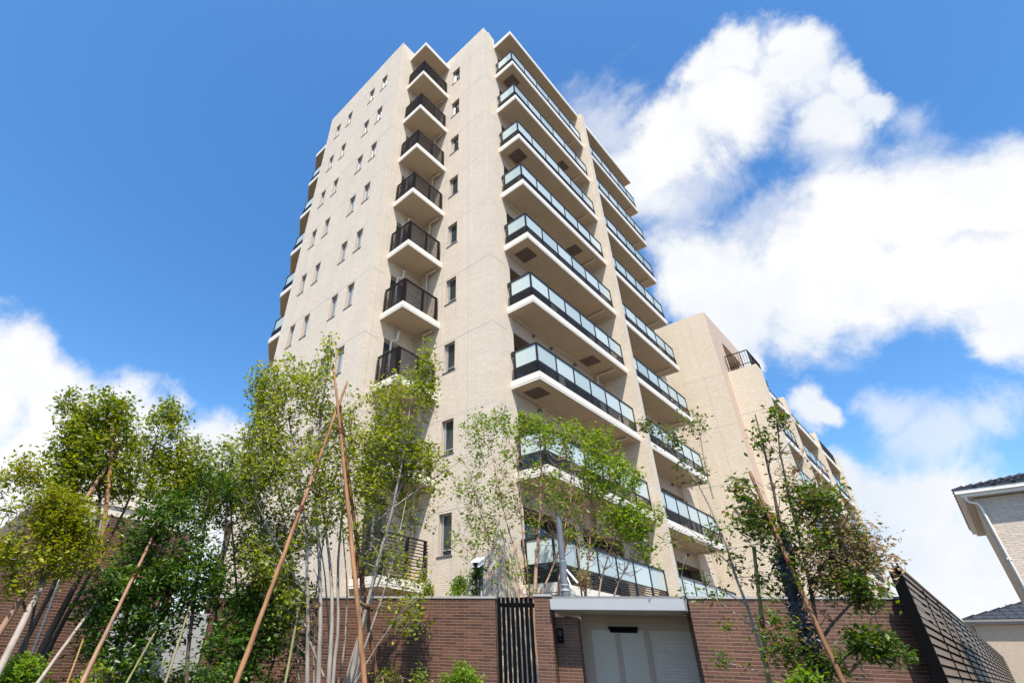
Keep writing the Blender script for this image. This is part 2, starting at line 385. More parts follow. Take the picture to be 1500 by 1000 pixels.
# corner return keeps its tiles up to the parapet; beams between openings are rendered beige (thin sheet proud of the tiles)
wallm.quad((XB, YB, ZTC), (XB + .9, YB, ZTC), (XB + .9, YB, ZTB), (XB, YB, ZTB), 0)
wallm.quad((XB + .9, YB, ZTC), (XB + .9, YA0, ZTC), (XB + .9, YA0, ZTB), (XB + .9, YB, ZTB), 0)
for (a, b, z) in ((XB, XB + .9, ZTB),): wallm.quad((a, YB, z), (b, YB, z), (b, YA0, z), (a, YA0, z), 1)
wallm.quad((XA, YA0, ZTA), (20, YA0, ZTA), (20, YA1, ZTA), (XA, YA1, ZTA), 1)
wallm.quad((XB + .9, YB, ZTC), (XE, YB, ZTC), (XE, YA0, ZTC), (XB + .9, YA0, ZTC), 1)
wallm.quad((XB, YA0, ZTB), (20, YA0, ZTB), (20, YA0, ZTA), (XB, YA0, ZTA), 0)
wallm.quad((XE, YB, 0), (XE, YB, ZTC), (XE, 24, ZTC), (XE, 24, 0), 0)
wallm.quad((XA, YA1, 0), (XA, YA1, ZTA), (20, YA1, ZTA), (20, YA1, 0), 0)
wallm.quad((20, YA0, ZTC - .5), (20, 24, ZTC - .5), (20, 24, ZTA), (20, YA0, ZTA), 0)
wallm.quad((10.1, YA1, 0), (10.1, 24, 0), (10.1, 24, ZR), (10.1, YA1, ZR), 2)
wallm.quad((10.1, 24, 0), (XE, 24, 0), (XE, 24, ZR - .3), (10.1, 24, ZR - .3), 0)
wallm.quad((10.1, YA1, ZR - .3), (XE, YA1, ZR - .3), (XE, 24, ZR - .3), (10.1, 24, ZR - .3), 1)
wallm.quad((20, YA0, ZTC), (XE, YA0, ZTC), (XE, 24, ZTC), (20, 24, ZTC), 1)
wallm.box(10.1, 26, YA1 + 4.2, 24.6, 0, 3, 0)
# grey sealant joints
def joint(axis, P, u0, u1, z0, z1):
    if axis == 'x': wallm.box(P - .0025, P + .001, u0, u1, z0, z1, 3)
    else: wallm.box(u0, u1, P - .0025, P + .001, z0, z1, 3)
J = .017
for n in range(10):
    zj = 28.18 - 3 * n + E - .35
    if zj < .4: continue
    joint('x', XA, YA0 + .003, YA1, zj - J / 2, zj + J / 2); joint('x', XB, YB + .003, YA0 - .003, zj - J / 2, zj + J / 2)
    joint('y', YA0, XA + .003, 8.97, zj - J / 2, zj + J / 2); joint('y', YB, XB + .003, 11.69, zj - J / 2, zj + J / 2)
joint('y', YA0, 8.66, 8.66 + J, 0, ZTA - .5)
for y in (11.08, 9.72):
    joint('x', XB, y, y + J, 0, ZTB - .3)
for y in (10.88, 10.34 - J): 
    for n in range(9):
        z1 = 27.76 - 3 * n + E; joint('x', XB, y, y + J, z1 - 1.85, z1 - 1.22)
for (a, b) in A_WIN:
    for n in range(9):
        z1 = 27.74 - 3 * n + E; joint('x', XA, b - J, b, z1 - 1.83, z1 - 1.21)
wall = wallm.build('wall', [M_TILE, M_BEAM, M_RECESS, M_SEAL], tower)
# rendered beams between the openings and the soffit
for k in range(9):
    z1 = ZC - 3 * k + 3 - .28; mb = MB()
    mb.box(11.98, 18.36, YB - .004, YB + .02, z1 - .659, z1 - .002)
    mb.box(19.0, 25.9, YB - .004, YB + .02, z1 - .659, z1 - .002)
    beam = mb.build('lintel_beam', M_BEAM, tower)
    for x in (13.19, 14.34, 16.0, 21.4, 23.6):
        v = MB(); v.tube([(x, YB - .005, z1 - .24), (x, YB - .09, z1 - .24)], .062, 14); v.tube([(x, YB - .09, z1 - .235), (x, YB - .105, z1 - .23)], [.066, .05], 14)
        v.build('round_vent', M_GPOLE, beam)

def mesh_copy(src, parent, loc, name=None):
    o = src.copy(); COL.objects.link(o); o.parent = parent; o.location = loc; return o
# windows (one source, then copies): local origin at lower-left corner of the opening, x along +Y world, facing -X
def make_window(w, h, big, loc, parent):
    r = bpy.data.objects.new('window', None)
    mb = MB(); d = .10
    t = .035
    mb.box(d, d + .05, 0, w, 0, t); mb.box(d, d + .05, 0, w, h - t, h); mb.box(d, d + .05, 0, t, t, h - t); mb.box(d, d + .05, w - t, w, t, h - t)
    if big:   # right half: sash with lower rail
        mb.box(d - .012, d + .03, w * .80, w * .80 + .03, t, h - t); mb.box(d - .008, d + .04, t, w * .80, .16, .19)
    else:
        mb.box(d - .012, d + .03, w * .44, w * .44 + .045, t, h - t); mb.box(d - .008, d + .04, t, w * .44, .12, .15)
    fr = mb.build('window', M_ALU, parent, local=True); fr.location = loc
    g1 = MB(); g1.box(d + .02, d + .028, t, w - t, t, h - t)
    gl = g1.build('glass', M_GLASS if big else M_GLASSL, fr, local=True)
    s = MB(); s.box(-.02, d + .06, -.05, w + .05, -.03, 0.0)
    sl = s.build('sill', M_SILL, fr, local=True)
    return fr
def copy_part(src, parent, loc):
    o = src.copy(); COL.objects.link(o); o.parent = parent; o.location = loc
    for ch in src.children:
        c = ch.copy(); COL.objects.link(c); c.parent = o
        for gch in ch.children:
            d = gch.copy(); COL.objects.link(d); d.parent = c
    return o
tl = tower.location
w0 = None
for (a, b, c, d) in ops:
    if w0 is None: w0 = make_window(.46, 1.17, False, (XA - tl.x, a - tl.y, c), tower)
    else: copy_part(w0, tower, (XA - tl.x, a - tl.y, c))
w1 = None
for (a, b, c, d) in opsB:
    if w1 is None: w1 = make_window(.53, 1.18, True, (XB - tl.x, a - tl.y, c), tower)
    else: copy_part(w1, tower, (XB - tl.x, a - tl.y, c))
# balcony doors of facade C
def make_sliding(w, h, parent, loc):
    mb = MB(); d = .55; t = .05
    mb.box(0, w, d, d + .06, 0, t); mb.box(0, w, d, d + .06, h - t, h)
    for x in (0, w * .5 - t / 2, w - t): mb.box(x, x + t, d, d + .06, t, h - t)
    fr = mb.build('sliding_door', M_DARK, parent, local=True); fr.location = loc
    g1 = MB(); g1.box(t, w - t, d + .02, d + .03, t, h - t); g1.build('glass', M_GLASS, fr, local=True)
    return fr
sd = None
for (a, b, c, d) in opsC:
    if sd is None: sd = make_sliding(2.75, d - c, tower, (a - tl.x, YB - tl.y, c))
    else: copy_part(sd, tower, (a - tl.x, YB - tl.y, c))
kd = None
for (a, b, c, d) in opsK:
    if kd is None:
        mb = MB(); mb.box(0, .83, .1, .15, 0, 2.08, 0); mb.box(.08, .75, .095, .1, .1, 1.98, 1)
        kd = mb.build('balcony_door', [M_DOORF, M_GLASS], tower, local=True); kd.location = (a - tl.x, YA0 - tl.y, c)
    else: copy_part(kd, tower, (a - tl.x, YA0 - tl.y, c))
# fin wall between the two banks
fn = MB(); fn.box(18.40, 18.70, 7.25, YB - .001, 0, 28.62 + E); fn.build('fin_wall', M_TILE, tower)
YS = 7.497
# balconies of facade C: level origin at slab top; build with sub-parts then copy down
def bank(x0, x1, leftopen, rightopen, nbay, last):
    first = None; curs = []
    roof = slab_part(tower, [(x0, YS), (x1, YS), (x1, YB), (x0, YB)], ZR, .28, 'roof_slab')
    for k in range(9):
        z = ZC - 3 * k
        if first is None:
            b = slab_part(tower, [(x0, YS), (x1, YS), (x1, YB - .001), (x0, YB - .001)], 0, .28)
            b.location = (0, 0, z); b.data = b.data  # verts were made relative to the tower
            yr = YS + .095; xl = x0 + .095 if leftopen else x0 + .02; xr = x1 - .095 if rightopen else x1 - .04
            rl = MB()
            # top rail
            rl.box(xl - .03, xr + .03, yr - .03, yr + .03, 1.085, 1.135)
            if leftopen: rl.box(xl - .03, xl + .03, yr + .03, YB - .02, 1.085, 1.135); rl.box(xl - .035, xl + .035, YB - .18, YB - .01, .96, 1.085)
            if rightopen: rl.box(xr - .03, xr + .03, yr + .03, YB - .02, 1.085, 1.135)
            # lower rail under glass
            rl.box(xl, xr, yr - .02, yr + .02, .445, .475)
            if leftopen: rl.box(xl - .02, xl + .02, yr, YB - .1, .445, .475)
            if rightopen: rl.box(xr - .02, xr + .02, yr, YB - .1, .445, .475)
            L = xr - xl; step = L / nbay
            xs = [xl + step * i for i in range(nbay + 1)]
            for x in xs: rl.box(x - .022, x + .022, yr - .03, yr + .03, 0, 1.085)
            if leftopen: rl.box(xl - .03, xl + .03, YB - .16, YB - .1, 0, 1.085)
            if rightopen: rl.box(xr - .03, xr + .03, YB - .16, YB - .1, 0, 1.085)
            # louvre slats outside the posts
            xa = xl - .055 if leftopen else xl; xb = xr + .055 if rightopen else xr
            for i in range(6):
                zz = .035 + i * .068
                rl.box(xa, xb, yr - .052, yr - .037, zz, zz + .029)
                if leftopen: rl.box(xl - .052, xl - .037, yr - .052, YB - .03, zz, zz + .029)
                if rightopen: rl.box(xr + .037, xr + .052, yr - .052, YB - .03, zz, zz + .029)
            ro = rl.build('railing', M_DARK, b, local=False)
            for v in ro.data.vertices: v.co.z += z
            for i in range(nbay):
                gm = MB(); gm.box(xs[i] + .03, xs[i + 1] - .03, yr - .006, yr + .006, .485, 1.075)
                go = gm.build('glass_panel', M_FROST, b)
                for v in go.data.vertices: v.co.z += z
            for sx in ([xl] if leftopen else []) + ([xr] if rightopen else []):
                gm = MB(); gm.box(sx - .006, sx + .006, yr + .04, YB - .18, .485, 1.075); go = gm.build('glass_panel', M_FROST, b)
                for v in go.data.vertices: v.co.z += z
            # drain pipe under the soffit
            xp = 17.62 if leftopen else 24.45
            pm = MB(); zz = -.28 - .07
            pm.tube([(xp, 7.72, zz + .06), (xp, 7.72, zz), (xp, 7.76, zz - .01), (xp, 8.36, zz - .02), (xp, 8.46, zz - .06), (xp, 8.5, zz - .16), (xp, 8.5, -2.98)], .045, 10)
            pm.tube([(xp, 8.40, zz - .02), (xp, 8.47, zz - .05), (xp, 8.5, zz - .13)], .056, 10)
            for q in (-1.2, -2.3): pm.box(xp - .05, xp + .05, 8.44, YB, q, q + .03)
            po = pm.build('drain_pipe', M_PIPE, b, smooth=True)
            for v in po.data.vertices: v.co.z += z
            # seam of the slab soffit
            sm = MB(); xm = x0 + (x1 - x0) * .55; sm.box(xm, xm + .012, YS + .1, YB - .02, -.2915, -.289); so = sm.build('soffit_seam', M_SOFLINE, b)
            for v in so.data.vertices: v.co.z += z
            first = b
            cur = b
        else:
            cur = copy_part(first, tower, (0, 0, z))
        curs.append((k, z, cur))
    if leftopen:
        for (k, z, cur) in curs:
            xh = 12.13 if k % 2 == 0 else 16.15
            hm = MB(); hm.box(xh, xh + .66, 7.82, 8.44, -.3, -.288, 0); hm.box(xh + .02, xh + .64, 7.84, 8.42, -.306, -.3, 1); 
            ho = hm.build('escape_hatch', [M_SOFLINE, M_HATCH], cur)
            for v in ho.data.vertices: v.co.z += z
bank(11.715, 18.395, True, False, 6, 9)
bank(18.705, 25.24, False, True, 6, 9)
# corner balconies
def kbank():
    x0, x1, y0, y1 = 8.979, XB - .001, 11.147, YA0 - .001
    slab_part(tower, [(x0, y0), (x1, y0), (x1, y1), (x0, y1)], ZKR, .26, 'roof_slab')
    first = None
    for k in range(9):
        z = ZK - 3 * k
        if first is None:
            b = slab_part(tower, [(x0, y0), (x1, y0), (x1, y1), (x0, y1)], 0, .26); b.location = (0, 0, z)
            rl = MB(); xl = x0 + .1; yr = y0 + .1
            posts = [(xl, yr), (xl, yr + .07), (xl + .07, yr), (xl, y1 - .08), (xl, (yr + y1) / 2 + .1), (x1 - .12, yr), (x1 - .19, yr), ((xl + x1) / 2 + .06, yr), ((xl + x1) / 2 - .01, yr)]
            for (px, py) in posts: rl.box(px - .018, px + .018, py - .018, py + .018, 0, 1.1)
            rl.box(xl - .04, x1 - .09, yr - .035, yr + .03, 1.1, 1.135); rl.box(xl - .04, xl + .03, yr + .03, y1 - .03, 1.1, 1.135)
            for i in range(12):
                zz = .03 + i * .087
                rl.box(xl - .048, x1 - .07, yr - .048, yr - .024, zz, zz + .026)
                rl.box(xl - .048, xl - .024, yr - .024, y1 - .02, zz, zz + .026)
            ro = rl.build('railing', M_BROWNRAIL, b)
            for v in ro.data.vertices: v.co.z += z
            pm = MB(); zz = -.26 - .07; xp = 10.66
            pm.tube([(10.72, 11.42, zz + .06), (10.72, 11.42, zz), (10.70, 11.5, zz - .01), (xp, 11.8, zz - .02), (xp + .04, 11.87, zz - .07), (xp + .08, 11.9, zz - .18), (xp + .08, 11.9, -2.98)], .042, 10)
            po = pm.build('drain_pipe', M_PIPE, b, smooth=True)
            for v in po.data.vertices: v.co.z += z
            pm = MB()
            pm.tube([(9.9, YA0 - .05, -.42), (9.86, YA0 - .1, -.40), (9.80, YA0 - .13, -.46), (9.79, YA0 - .12, -.75), (9.76, YA0 - .1, -.84), (9.56, YA0 - .1, -.95), (9.52, YA0 - .1, -1.05), (9.52, YA0 - .1, -2.2)], [.04, .05, .045, .04, .04, .036, .036, .036], 10)
            po = pm.build('cooler_hose_cover', M_WHITEP, b, smooth=True)
            for v in po.data.vertices: v.co.z += z
            first = b; cur = b
        else: cur = copy_part(first, tower, (0, 0, z))
kbank()
# far-left balconies
def dbank():
    x0, x1 = 8.9, 10.099; pts = [(x0, YA1 + .001), (x1, YA1 + .001), (x1, 23.4), (9.75, 23.2), (x0, 21.75)]
    slab_part(tower, pts, ZR, .28, 'roof_slab'); first = None
    for k in range(9):
        z = ZC - 3 * k
        if first is None:
            b = slab_part(tower, pts, 0, .28); b.location = (0, 0, z)
            rl = MB(); xr = x0 + .1
            rl.box(xr - .03, xr + .03, YA1 + .02, 21.66, 1.085, 1.135); rl.box(xr - .02, xr + .02, YA1 + .02, 21.66, .445, .475)
            for y in (19.4, 20.5, 21.6): rl.box(xr - .03, xr + .03, y - .022, y + .022, 0, 1.085)
            for i in range(6): rl.box(xr - .062, xr - .032, YA1 + .02, 21.7, .035 + i * .068, .071 + i * .068)
            # slanted end
            a = Vector((xr, 21.66, 0)); e = Vector((9.78, 23.08, 0))
            for (zz0, zz1, w) in [(1.085, 1.135, .03), (.445, .475, .02)] + [(.035 + i * .068, .071 + i * .068, .015) for i in range(6)]:
                n = Vector(((e - a).y, -(e - a).x, 0)).normalized() * w
                rl.hexa([(a + n + Vector((0, 0, zz0))), (a - n + Vector((0, 0, zz0))), (e - n + Vector((0, 0, zz0))), (e + n + Vector((0, 0, zz0))),
                         (a + n + Vector((0, 0, zz1))), (a - n + Vector((0, 0, zz1))), (e - n + Vector((0, 0, zz1))), (e + n + Vector((0, 0, zz1)))])
            ro = rl.build('railing', M_DARK, b)
            for v in ro.data.vertices: v.co.z += z
            for (ya, yb) in ((19.44, 20.46), (20.54, 21.56)):
                gm = MB(); gm.box(xr - .006, xr + .006, ya, yb, .485, 1.075); go = gm.build('glass_panel', M_FROST, b)
                for v in go.data.vertices: v.co.z += z
            gm = MB(); d = (e - a); n = Vector((d.y, -d.x, 0)).normalized() * .006; a2 = a + d * .05; e2 = a + d * .95
            gm.hexa([a2 + n + Vector((0, 0, .485)), a2 - n + Vector((0, 0, .485)), e2 - n + Vector((0, 0, .485)), e2 + n + Vector((0, 0, .485)),
                     a2 + n + Vector((0, 0, 1.075)), a2 - n + Vector((0, 0, 1.075)), e2 - n + Vector((0, 0, 1.075)), e2 + n + Vector((0, 0, 1.075))])
            go = gm.build('glass_panel', M_FROST, b)
            for v in go.data.vertices: v.co.z += z
            first = b
        else: copy_part(first, tower, (0, 0, z))
dbank()
# small white lightning-conductor hooks on the roof edge
for (x, y, z) in ((11.55, 8.7, ZTB), (8.95, 12.6, ZTA), (10.95, 12.2, ZTB)):
    mb = MB(); mb.tube([(x, y, z - .05), (x, y, z + .32), (x - .05, y, z + .42), (x - .13, y, z + .44), (x - .18, y, z + .36)], .018, 6); mb.build('vent_hook', M_WHITE, tower)

# ------------------------------------------------------------------ lower wing
wing = empty('apartment_building', (28, 6.19, 0), 'lower cream apartment wing with fin walls and terrace to the right of the tower', 'apartment building')
wm = MB(); XW, YW, ZW = 28.0, 6.19, 18.33 + E; X2, Y2, Z2 = 29.14, 4.70, 14.65 + E
wall_sheet(wm, 'x', XW, YW, 16, 0, ZW, [], 1)
wall_sheet(wm, 'y', YW, XW, 34.2, 0, ZW, [(30.1, 33.3, Z2 + .05, 17.15 + E)], 1, .9, 1, 1)
wm.quad((30.1, YW + .9, Z2), (33.3, YW + .9, Z2), (33.3, YW + .9, 17.15 + E), (30.1, YW + .9, 17.15 + E), 2)  # terrace recess back, its shade put into the dark colour
wm.quad((XW, YW, ZW), (34.2, YW, ZW), (34.2, 16, ZW), (XW, 16, ZW), 1); wm.quad((34.2, YW, 0), (34.2, YW, ZW), (34.2, 16, ZW), (34.2, 16, 0), 0)
wm.quad((X2, Y2, 0), (X2, YW, 0), (X2, YW, Z2), (X2, Y2, Z2), 0)
for n in range(7):
    zj = 13.9 + E - 2.98 * n + .25
    if zj > .3: wm.box(XW - .003, XW + .001, YW, 15.9, zj - .008, zj + .008, 3)
    zj = 12.0 + E - 2.7 * n
    if zj > .3: wm.box(X2 - .003, X2 + .001, Y2, YW - .01, zj - .008, zj + .008, 3)
wm.box(XW - .003, XW + .001, 7.15, 7.164, 0, ZW - .3, 3); 
# facade volume behind the fins
FY = 5.85
ZP = 2.68; zs0 = 13.68 + E
wm.quad((X2, Y2, 0), (30.1, Y2, 0), (30.1, Y2, Z2), (X2, Y2, Z2), 0)
wm.quad((30.1, Y2, 0), (30.1, YW, 0), (30.1, YW, Z2), (30.1, Y2, Z2), 0)
wm.quad((X2, Y2, Z2), (30.1, Y2, Z2), (30.1, YW, Z2), (X2, YW, Z2), 1)
ops2 = []
bays = [(30.1, 34.0), (34.42, 41.2), (41.62, 47.6)]
for k in range(6):
    for (a, b) in bays:
        z0 = zs0 - ZP * (k + 1)
        if z0 > 0: ops2.append((a + .5, b - .5, z0, z0 + 2.0))
wall_sheet(wm, 'y', FY, 30.1, 48.2, 0, zs0 - .1, ops2, 1, .5, 1, 1)
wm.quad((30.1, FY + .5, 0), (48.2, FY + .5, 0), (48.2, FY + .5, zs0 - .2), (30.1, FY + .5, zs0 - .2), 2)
wm.quad((30.1, FY, zs0 - .1), (48.2, FY, zs0 - .1), (48.2, 16, zs0 - .1), (30.1, 16, zs0 - .1), 1)
wm.build('wall', [M_WTILE, M_BEAM, M_RECESS, M_SEAL], wing)
for (a, b) in ((34.0, 34.42), (41.2, 41.62), (47.6, 48.1)):
    f = MB(); f.box(a, b, Y2, FY + .3, 0, Z2 - .2, 0); f.build('fin_wall', M_WTILE, wing)
for bi, (a, b) in enumerate(bays):
    for k in range(6):
        z = zs0 - ZP * k
        if z < .4: continue
        sb = slab_part(wing, [(a + .001, Y2 + .12), (b - .001, Y2 + .12), (b - .001, FY - .001), (a + .001, FY - .001)], z, .34)
        rl = MB(); yr = Y2 + .2; n = 5
        rl.box(a + .02, b - .04, yr - .025, yr + .025, 1.06, 1.11) if k else rl.box(a + .02, b - .04, yr - .025, yr + .025, .28 if bi < 2 else .9, .33 if bi < 2 else .95)
        hh = 1.06 if k else (.28 if bi < 2 else .9)
        for i in range(n + 1):
            x = a + .05 + (b - a - .12) * i / n; rl.box(x - .02, x + .02, yr - .025, yr + .025, 0, hh)
        if k == 0 and bi == 2:
            for i in range(40): x = a + .05 + (b - a - .12) * i / 40; rl.box(x - .008, x + .008, yr - .01, yr + .01, .08, hh)
        if k:
            for i in range(6): rl.box(a + .02, b - .04, yr - .05, yr - .028, .03 + i * .065, .065 + i * .065)
        rl.v = [(x, y, zz + z) for x, y, zz in rl.v]
        rl.build('railing', M_DARK, sb)
        if k:
            gm = MB(); gm.box(a + .05, b - .08, yr - .005, yr + .005, z + .46, z + 1.05); gm.build('glass_panel', M_FROST, sb)
# terrace on the block beside the upper wing
tr = MB(); z = Z2; 
def rail_run(mb, p, q, z, n):
    p = Vector((*p, z)); q = Vector((*q, z)); d = q - p
    mb.tube([p + Vector((0, 0, 1.1)), q + Vector((0, 0, 1.1))], .028, 6); mb.tube([p + Vector((0, 0, .30)), q + Vector((0, 0, .30))], .022, 6)
    for i in range(n + 1):
        c = p + d * i / n; mb.tube([c, c + Vector((0, 0, 1.1))], .022 if i % 6 == 0 else .010, 5)
rail_run(tr, (29.35, 6.12), (29.35, 4.95), z, 9); rail_run(tr, (29.35, 4.95), (31.6, 4.95), z, 18); rail_run(tr, (31.6, 4.95), (31.6, 6.1), z, 9)
tr.box(29.3, 31.7, 4.9, 6.15, z - .4, z - .004)
tr.build('terrace_railing', M_BLACK, wing)
tr = MB(); 
for i in range(9): tr.tube([(28.3, 8.2 + i * .35, ZW), (28.3, 8.2 + i * .35, ZW + .35)], .012, 5)
tr.tube([(28.3, 8.1, ZW + .35), (28.3, 11.2, ZW + .35)], .02, 6); tr.build('roof_railing', M_BLACK, wing)
pm = MB(); pm.box(28.02, 29.1, YW - .05, YW - .001, 0.2, .21); 

# ------------------------------------------------------------------ boundary wall, gate, entrance (local frame: x along the wall, y away from the street)
WLOC = (W0[0], W0[1], 0); HT = 1.1 + E
def wempty(name, t, n, label, cat, group=None):
    return empty(name, wl(t, n), label, cat, group, WROT)
bw = wempty('boundary_wall', 0, 0, 'brown border tile wall left of the black slat gate', 'wall')
mb = MB(); mb.box(-6.6, -.002, 0, .24, 0, HT - .035); mb.build('wall_body', M_BRICK, bw, local=True)
mb = MB(); mb.box(-6.62, .012, -.015, .255, HT - .035, HT); mb.build('wall_cap', M_CAP, bw, local=True)
pl = wempty('gate_pillar', .72, 0, 'brown tiled pillar between black slat gate and grey canopy', 'pillar')
mb = MB(); mb.box(0, .29, 0, .5, 0, HT + .0); mb.build('pillar_body', M_BRICK, pl, local=True)
mb = MB(); mb.box(-.012, .302, -.015, .51, HT, HT + .035); mb.build('pillar_cap', M_CAP, pl, local=True)
gt = wempty('slat_gate', .02, .06, 'black vertical slat gate between brown tiled walls', 'gate')
mb = MB()
for i in range(8): mb.box(.008 + i * .084, .064 + i * .084, .0, .03, .08, HT - .01)
mb.build('slats', M_BLACK, gt, local=True)
mb = MB(); mb.box(0, .69, .031, .06, HT - .17, HT - .1); mb.box(0, .69, .031, .06, 1.2, 1.27); mb.box(0, .69, .031, .06, .2, .28); mb.build('crossbar', M_BLACK, gt, local=True)
bw2 = wempty('boundary_wall', 3.27, 0, 'brown border tile wall right of the entrance, ending at the black louvre fence', 'wall')
mb = MB(); mb.box(0, 3.06, 0, .24, 0, HT - .035); mb.box(-.0, .24, .24, .95, 0, HT - .08); mb.build('wall_body', M_BRICK, bw2, local=True)
mb = MB(); mb.box(0, 3.065, -.015, .255, HT - .035, HT); mb.build('wall_cap', M_CAP, bw2, local=True)
jb = wempty('entrance_wall', 1.02, .33, 'shaded brown tiled recess wall left of the entrance door', 'wall')
mb = MB(); mb.box(0, .40, 0, .12, 0, HT - .3); mb.box(.28, .40, .12, .75, 0, HT - .3); mb.build('wall_body', M_BRICK, jb, local=True)
ic = wempty('intercom', 1.10, .26, 'small black intercom box on the recess wall under the canopy', 'intercom')
mb = MB(); mb.box(-.05, .05, 0, .068, 2.0, 2.22, 0); mb.build('housing', M_BLACK, ic, local=True)
mb = MB(); mb.box(-.035, .035, -.006, -.001, 2.10, 2.19, 0); mb.tube([(0, -.006, 2.05), (0, -.001, 2.05)], .014, 10); mb.build('screen', M_DARK, ic, local=True)
cn = wempty('entrance_canopy', 1.02, 0, 'light grey flat canopy over the entrance door', 'canopy')
mb = MB(); zc0 = .885 + E
mb.hexa([(0.0, -.10, zc0), (2.17, -.10, zc0), (2.24, .12, zc0), (0.0, .12, zc0), (0.0, -.10, HT - .05), (2.17, -.10, HT - .05), (2.24, .12, HT - .05), (0, .12, HT - .05)], 0)
mb.box(0.0, 2.24, .121, 1.3, zc0 + .004, HT - .06, 0)
mb.build('fascia', M_GREYFAS, cn, local=True)
mb = MB(); mb.hexa([(.05, -.06, HT - .049), (2.19, -.06, HT - .049), (2.25, .2, HT - .049), (-.002, .2, HT - .049), (.02, -.075, HT - .005), (2.2, -.075, HT - .005), (2.255, .2, HT - .005), (-.002, .2, HT - .005)], 0); mb.build('canopy_cap', M_CAP, cn, local=True)
mb = MB(); mb.box(.02, 2.15, -.08, 1.28, zc0 - .006, zc0 - .001, 0); mb.build('soffit', M_EAVE, cn, local=True)
dr = wempty('entrance_door', 1.44, .80, 'taupe framed entrance door with frosted panels under the grey canopy', 'door')
zt = .89 + E
mb = MB(); mb.box(0, 1.83, 0, .06, .76 + E, zt - .01); mb.box(0.02, 1.83, .008, .06, .64 + E, .757 + E)
mb.box(0, .16, 0, .06, 0, .757 + E); mb.box(.57, .65, 0, .05, 0, .64 + E); mb.box(1.06, 1.15, 0, .05, 0, .64 + E); mb.box(.16, .57, 0, .05, 0, .12); mb.box(.65, 1.06, 0, .05, 0, .12)
mb.build('frame', M_DOORF, dr, local=True)
for a, b in ((.16, .57), (.65, 1.06)):
    mb = MB(); mb.box(a, b, .02, .03, .12, .64 + E); mb.build('glass_panel', M_DOORG, dr, local=True)
mb = MB(); mb.box(1.15, 1.83, .02, .05, 0, .64 + E); mb.build('side_panel', tile_mat('tile_seen_in_glass', (.50, .43, .37), (.55, .48, .41), (.40, .34, .29), .2, .05, .004), dr, local=True)  # third pane: building tile seen in the glass, painted on as a pattern
mb = MB(); mb.hexa([(.50, -.05, .625 + E), (.96, -.05, .625 + E), (.96, 0, .60 + E), (.5, 0, .60 + E), (.46, -.09, .69 + E), (.98, -.09, .69 + E), (.98, 0, .69 + E), (.46, 0, .69 + E)]); mb.build('door_sensor', M_BLACK, dr, local=True)

# ------------------------------------------------------------------ louvre fence at right
FY0, FX0, FZ = .85, 10.40, 1.45 + E
fe = empty('louvre_fence', (FX0, FY0, 0), 'long dark louvre fence with black end post at the right edge', 'fence')
mb = MB(); mb.box(FX0, FX0 + .07, FY0 - .02, FY0 + .12, 0, FZ - .015); mb.build('end_post', M_BLACK, fe)
for i in range(17):
    x = FX0 + 2.0 + i * 2.0
    mb = MB(); mb.box(x, x + .03, FY0 - .04, FY0 - .026, 0, FZ - .1); mb.box(x, x + .03, FY0 + .01, FY0 + .05, 0, FZ - .06); mb.build('post', M_BLACK, fe)
nb = 27
for seg in range(7):
    mb = MB(); xa = FX0 + .075 + seg * 5; xb = FX0 + seg * 5 + (5.07 if seg < 6 else 5)
    if seg: xa = FX0 + .08 + seg * 5
    for i in range(nb):
        z = FZ - .12 - i * .12
        if z < .12: break
        mb.hexa([(xa, FY0 - .024, z), (xb, FY0 - .024, z), (xb, FY0 - .012, z), (xa, FY0 - .012, z),
                 (xa, FY0 - .006, z + .098), (xb, FY0 - .006, z + .088), (xb, FY0 + .006, z + .098), (xa, FY0 + .006, z + .098)], 0)
        mb.box(xa, xb, FY0 + .055, FY0 + .065, z + .08, z + .18, 1)
    mb.build('louvre_panel', [M_LOUVRE, M_BLACK], fe)
mb = MB(); mb.box(FX0 - .01, FX0 + 35.1, FY0 - .03, FY0 + .06, FZ - .015, FZ + .015, 0); mb.box(FX0 - .02, FX0 + .02, FY0 - .025, FY0 + .0, FZ - .05, FZ + .05, 1); mb.build('top_rail', [M_LOUVRE, M_BLACK], fe)

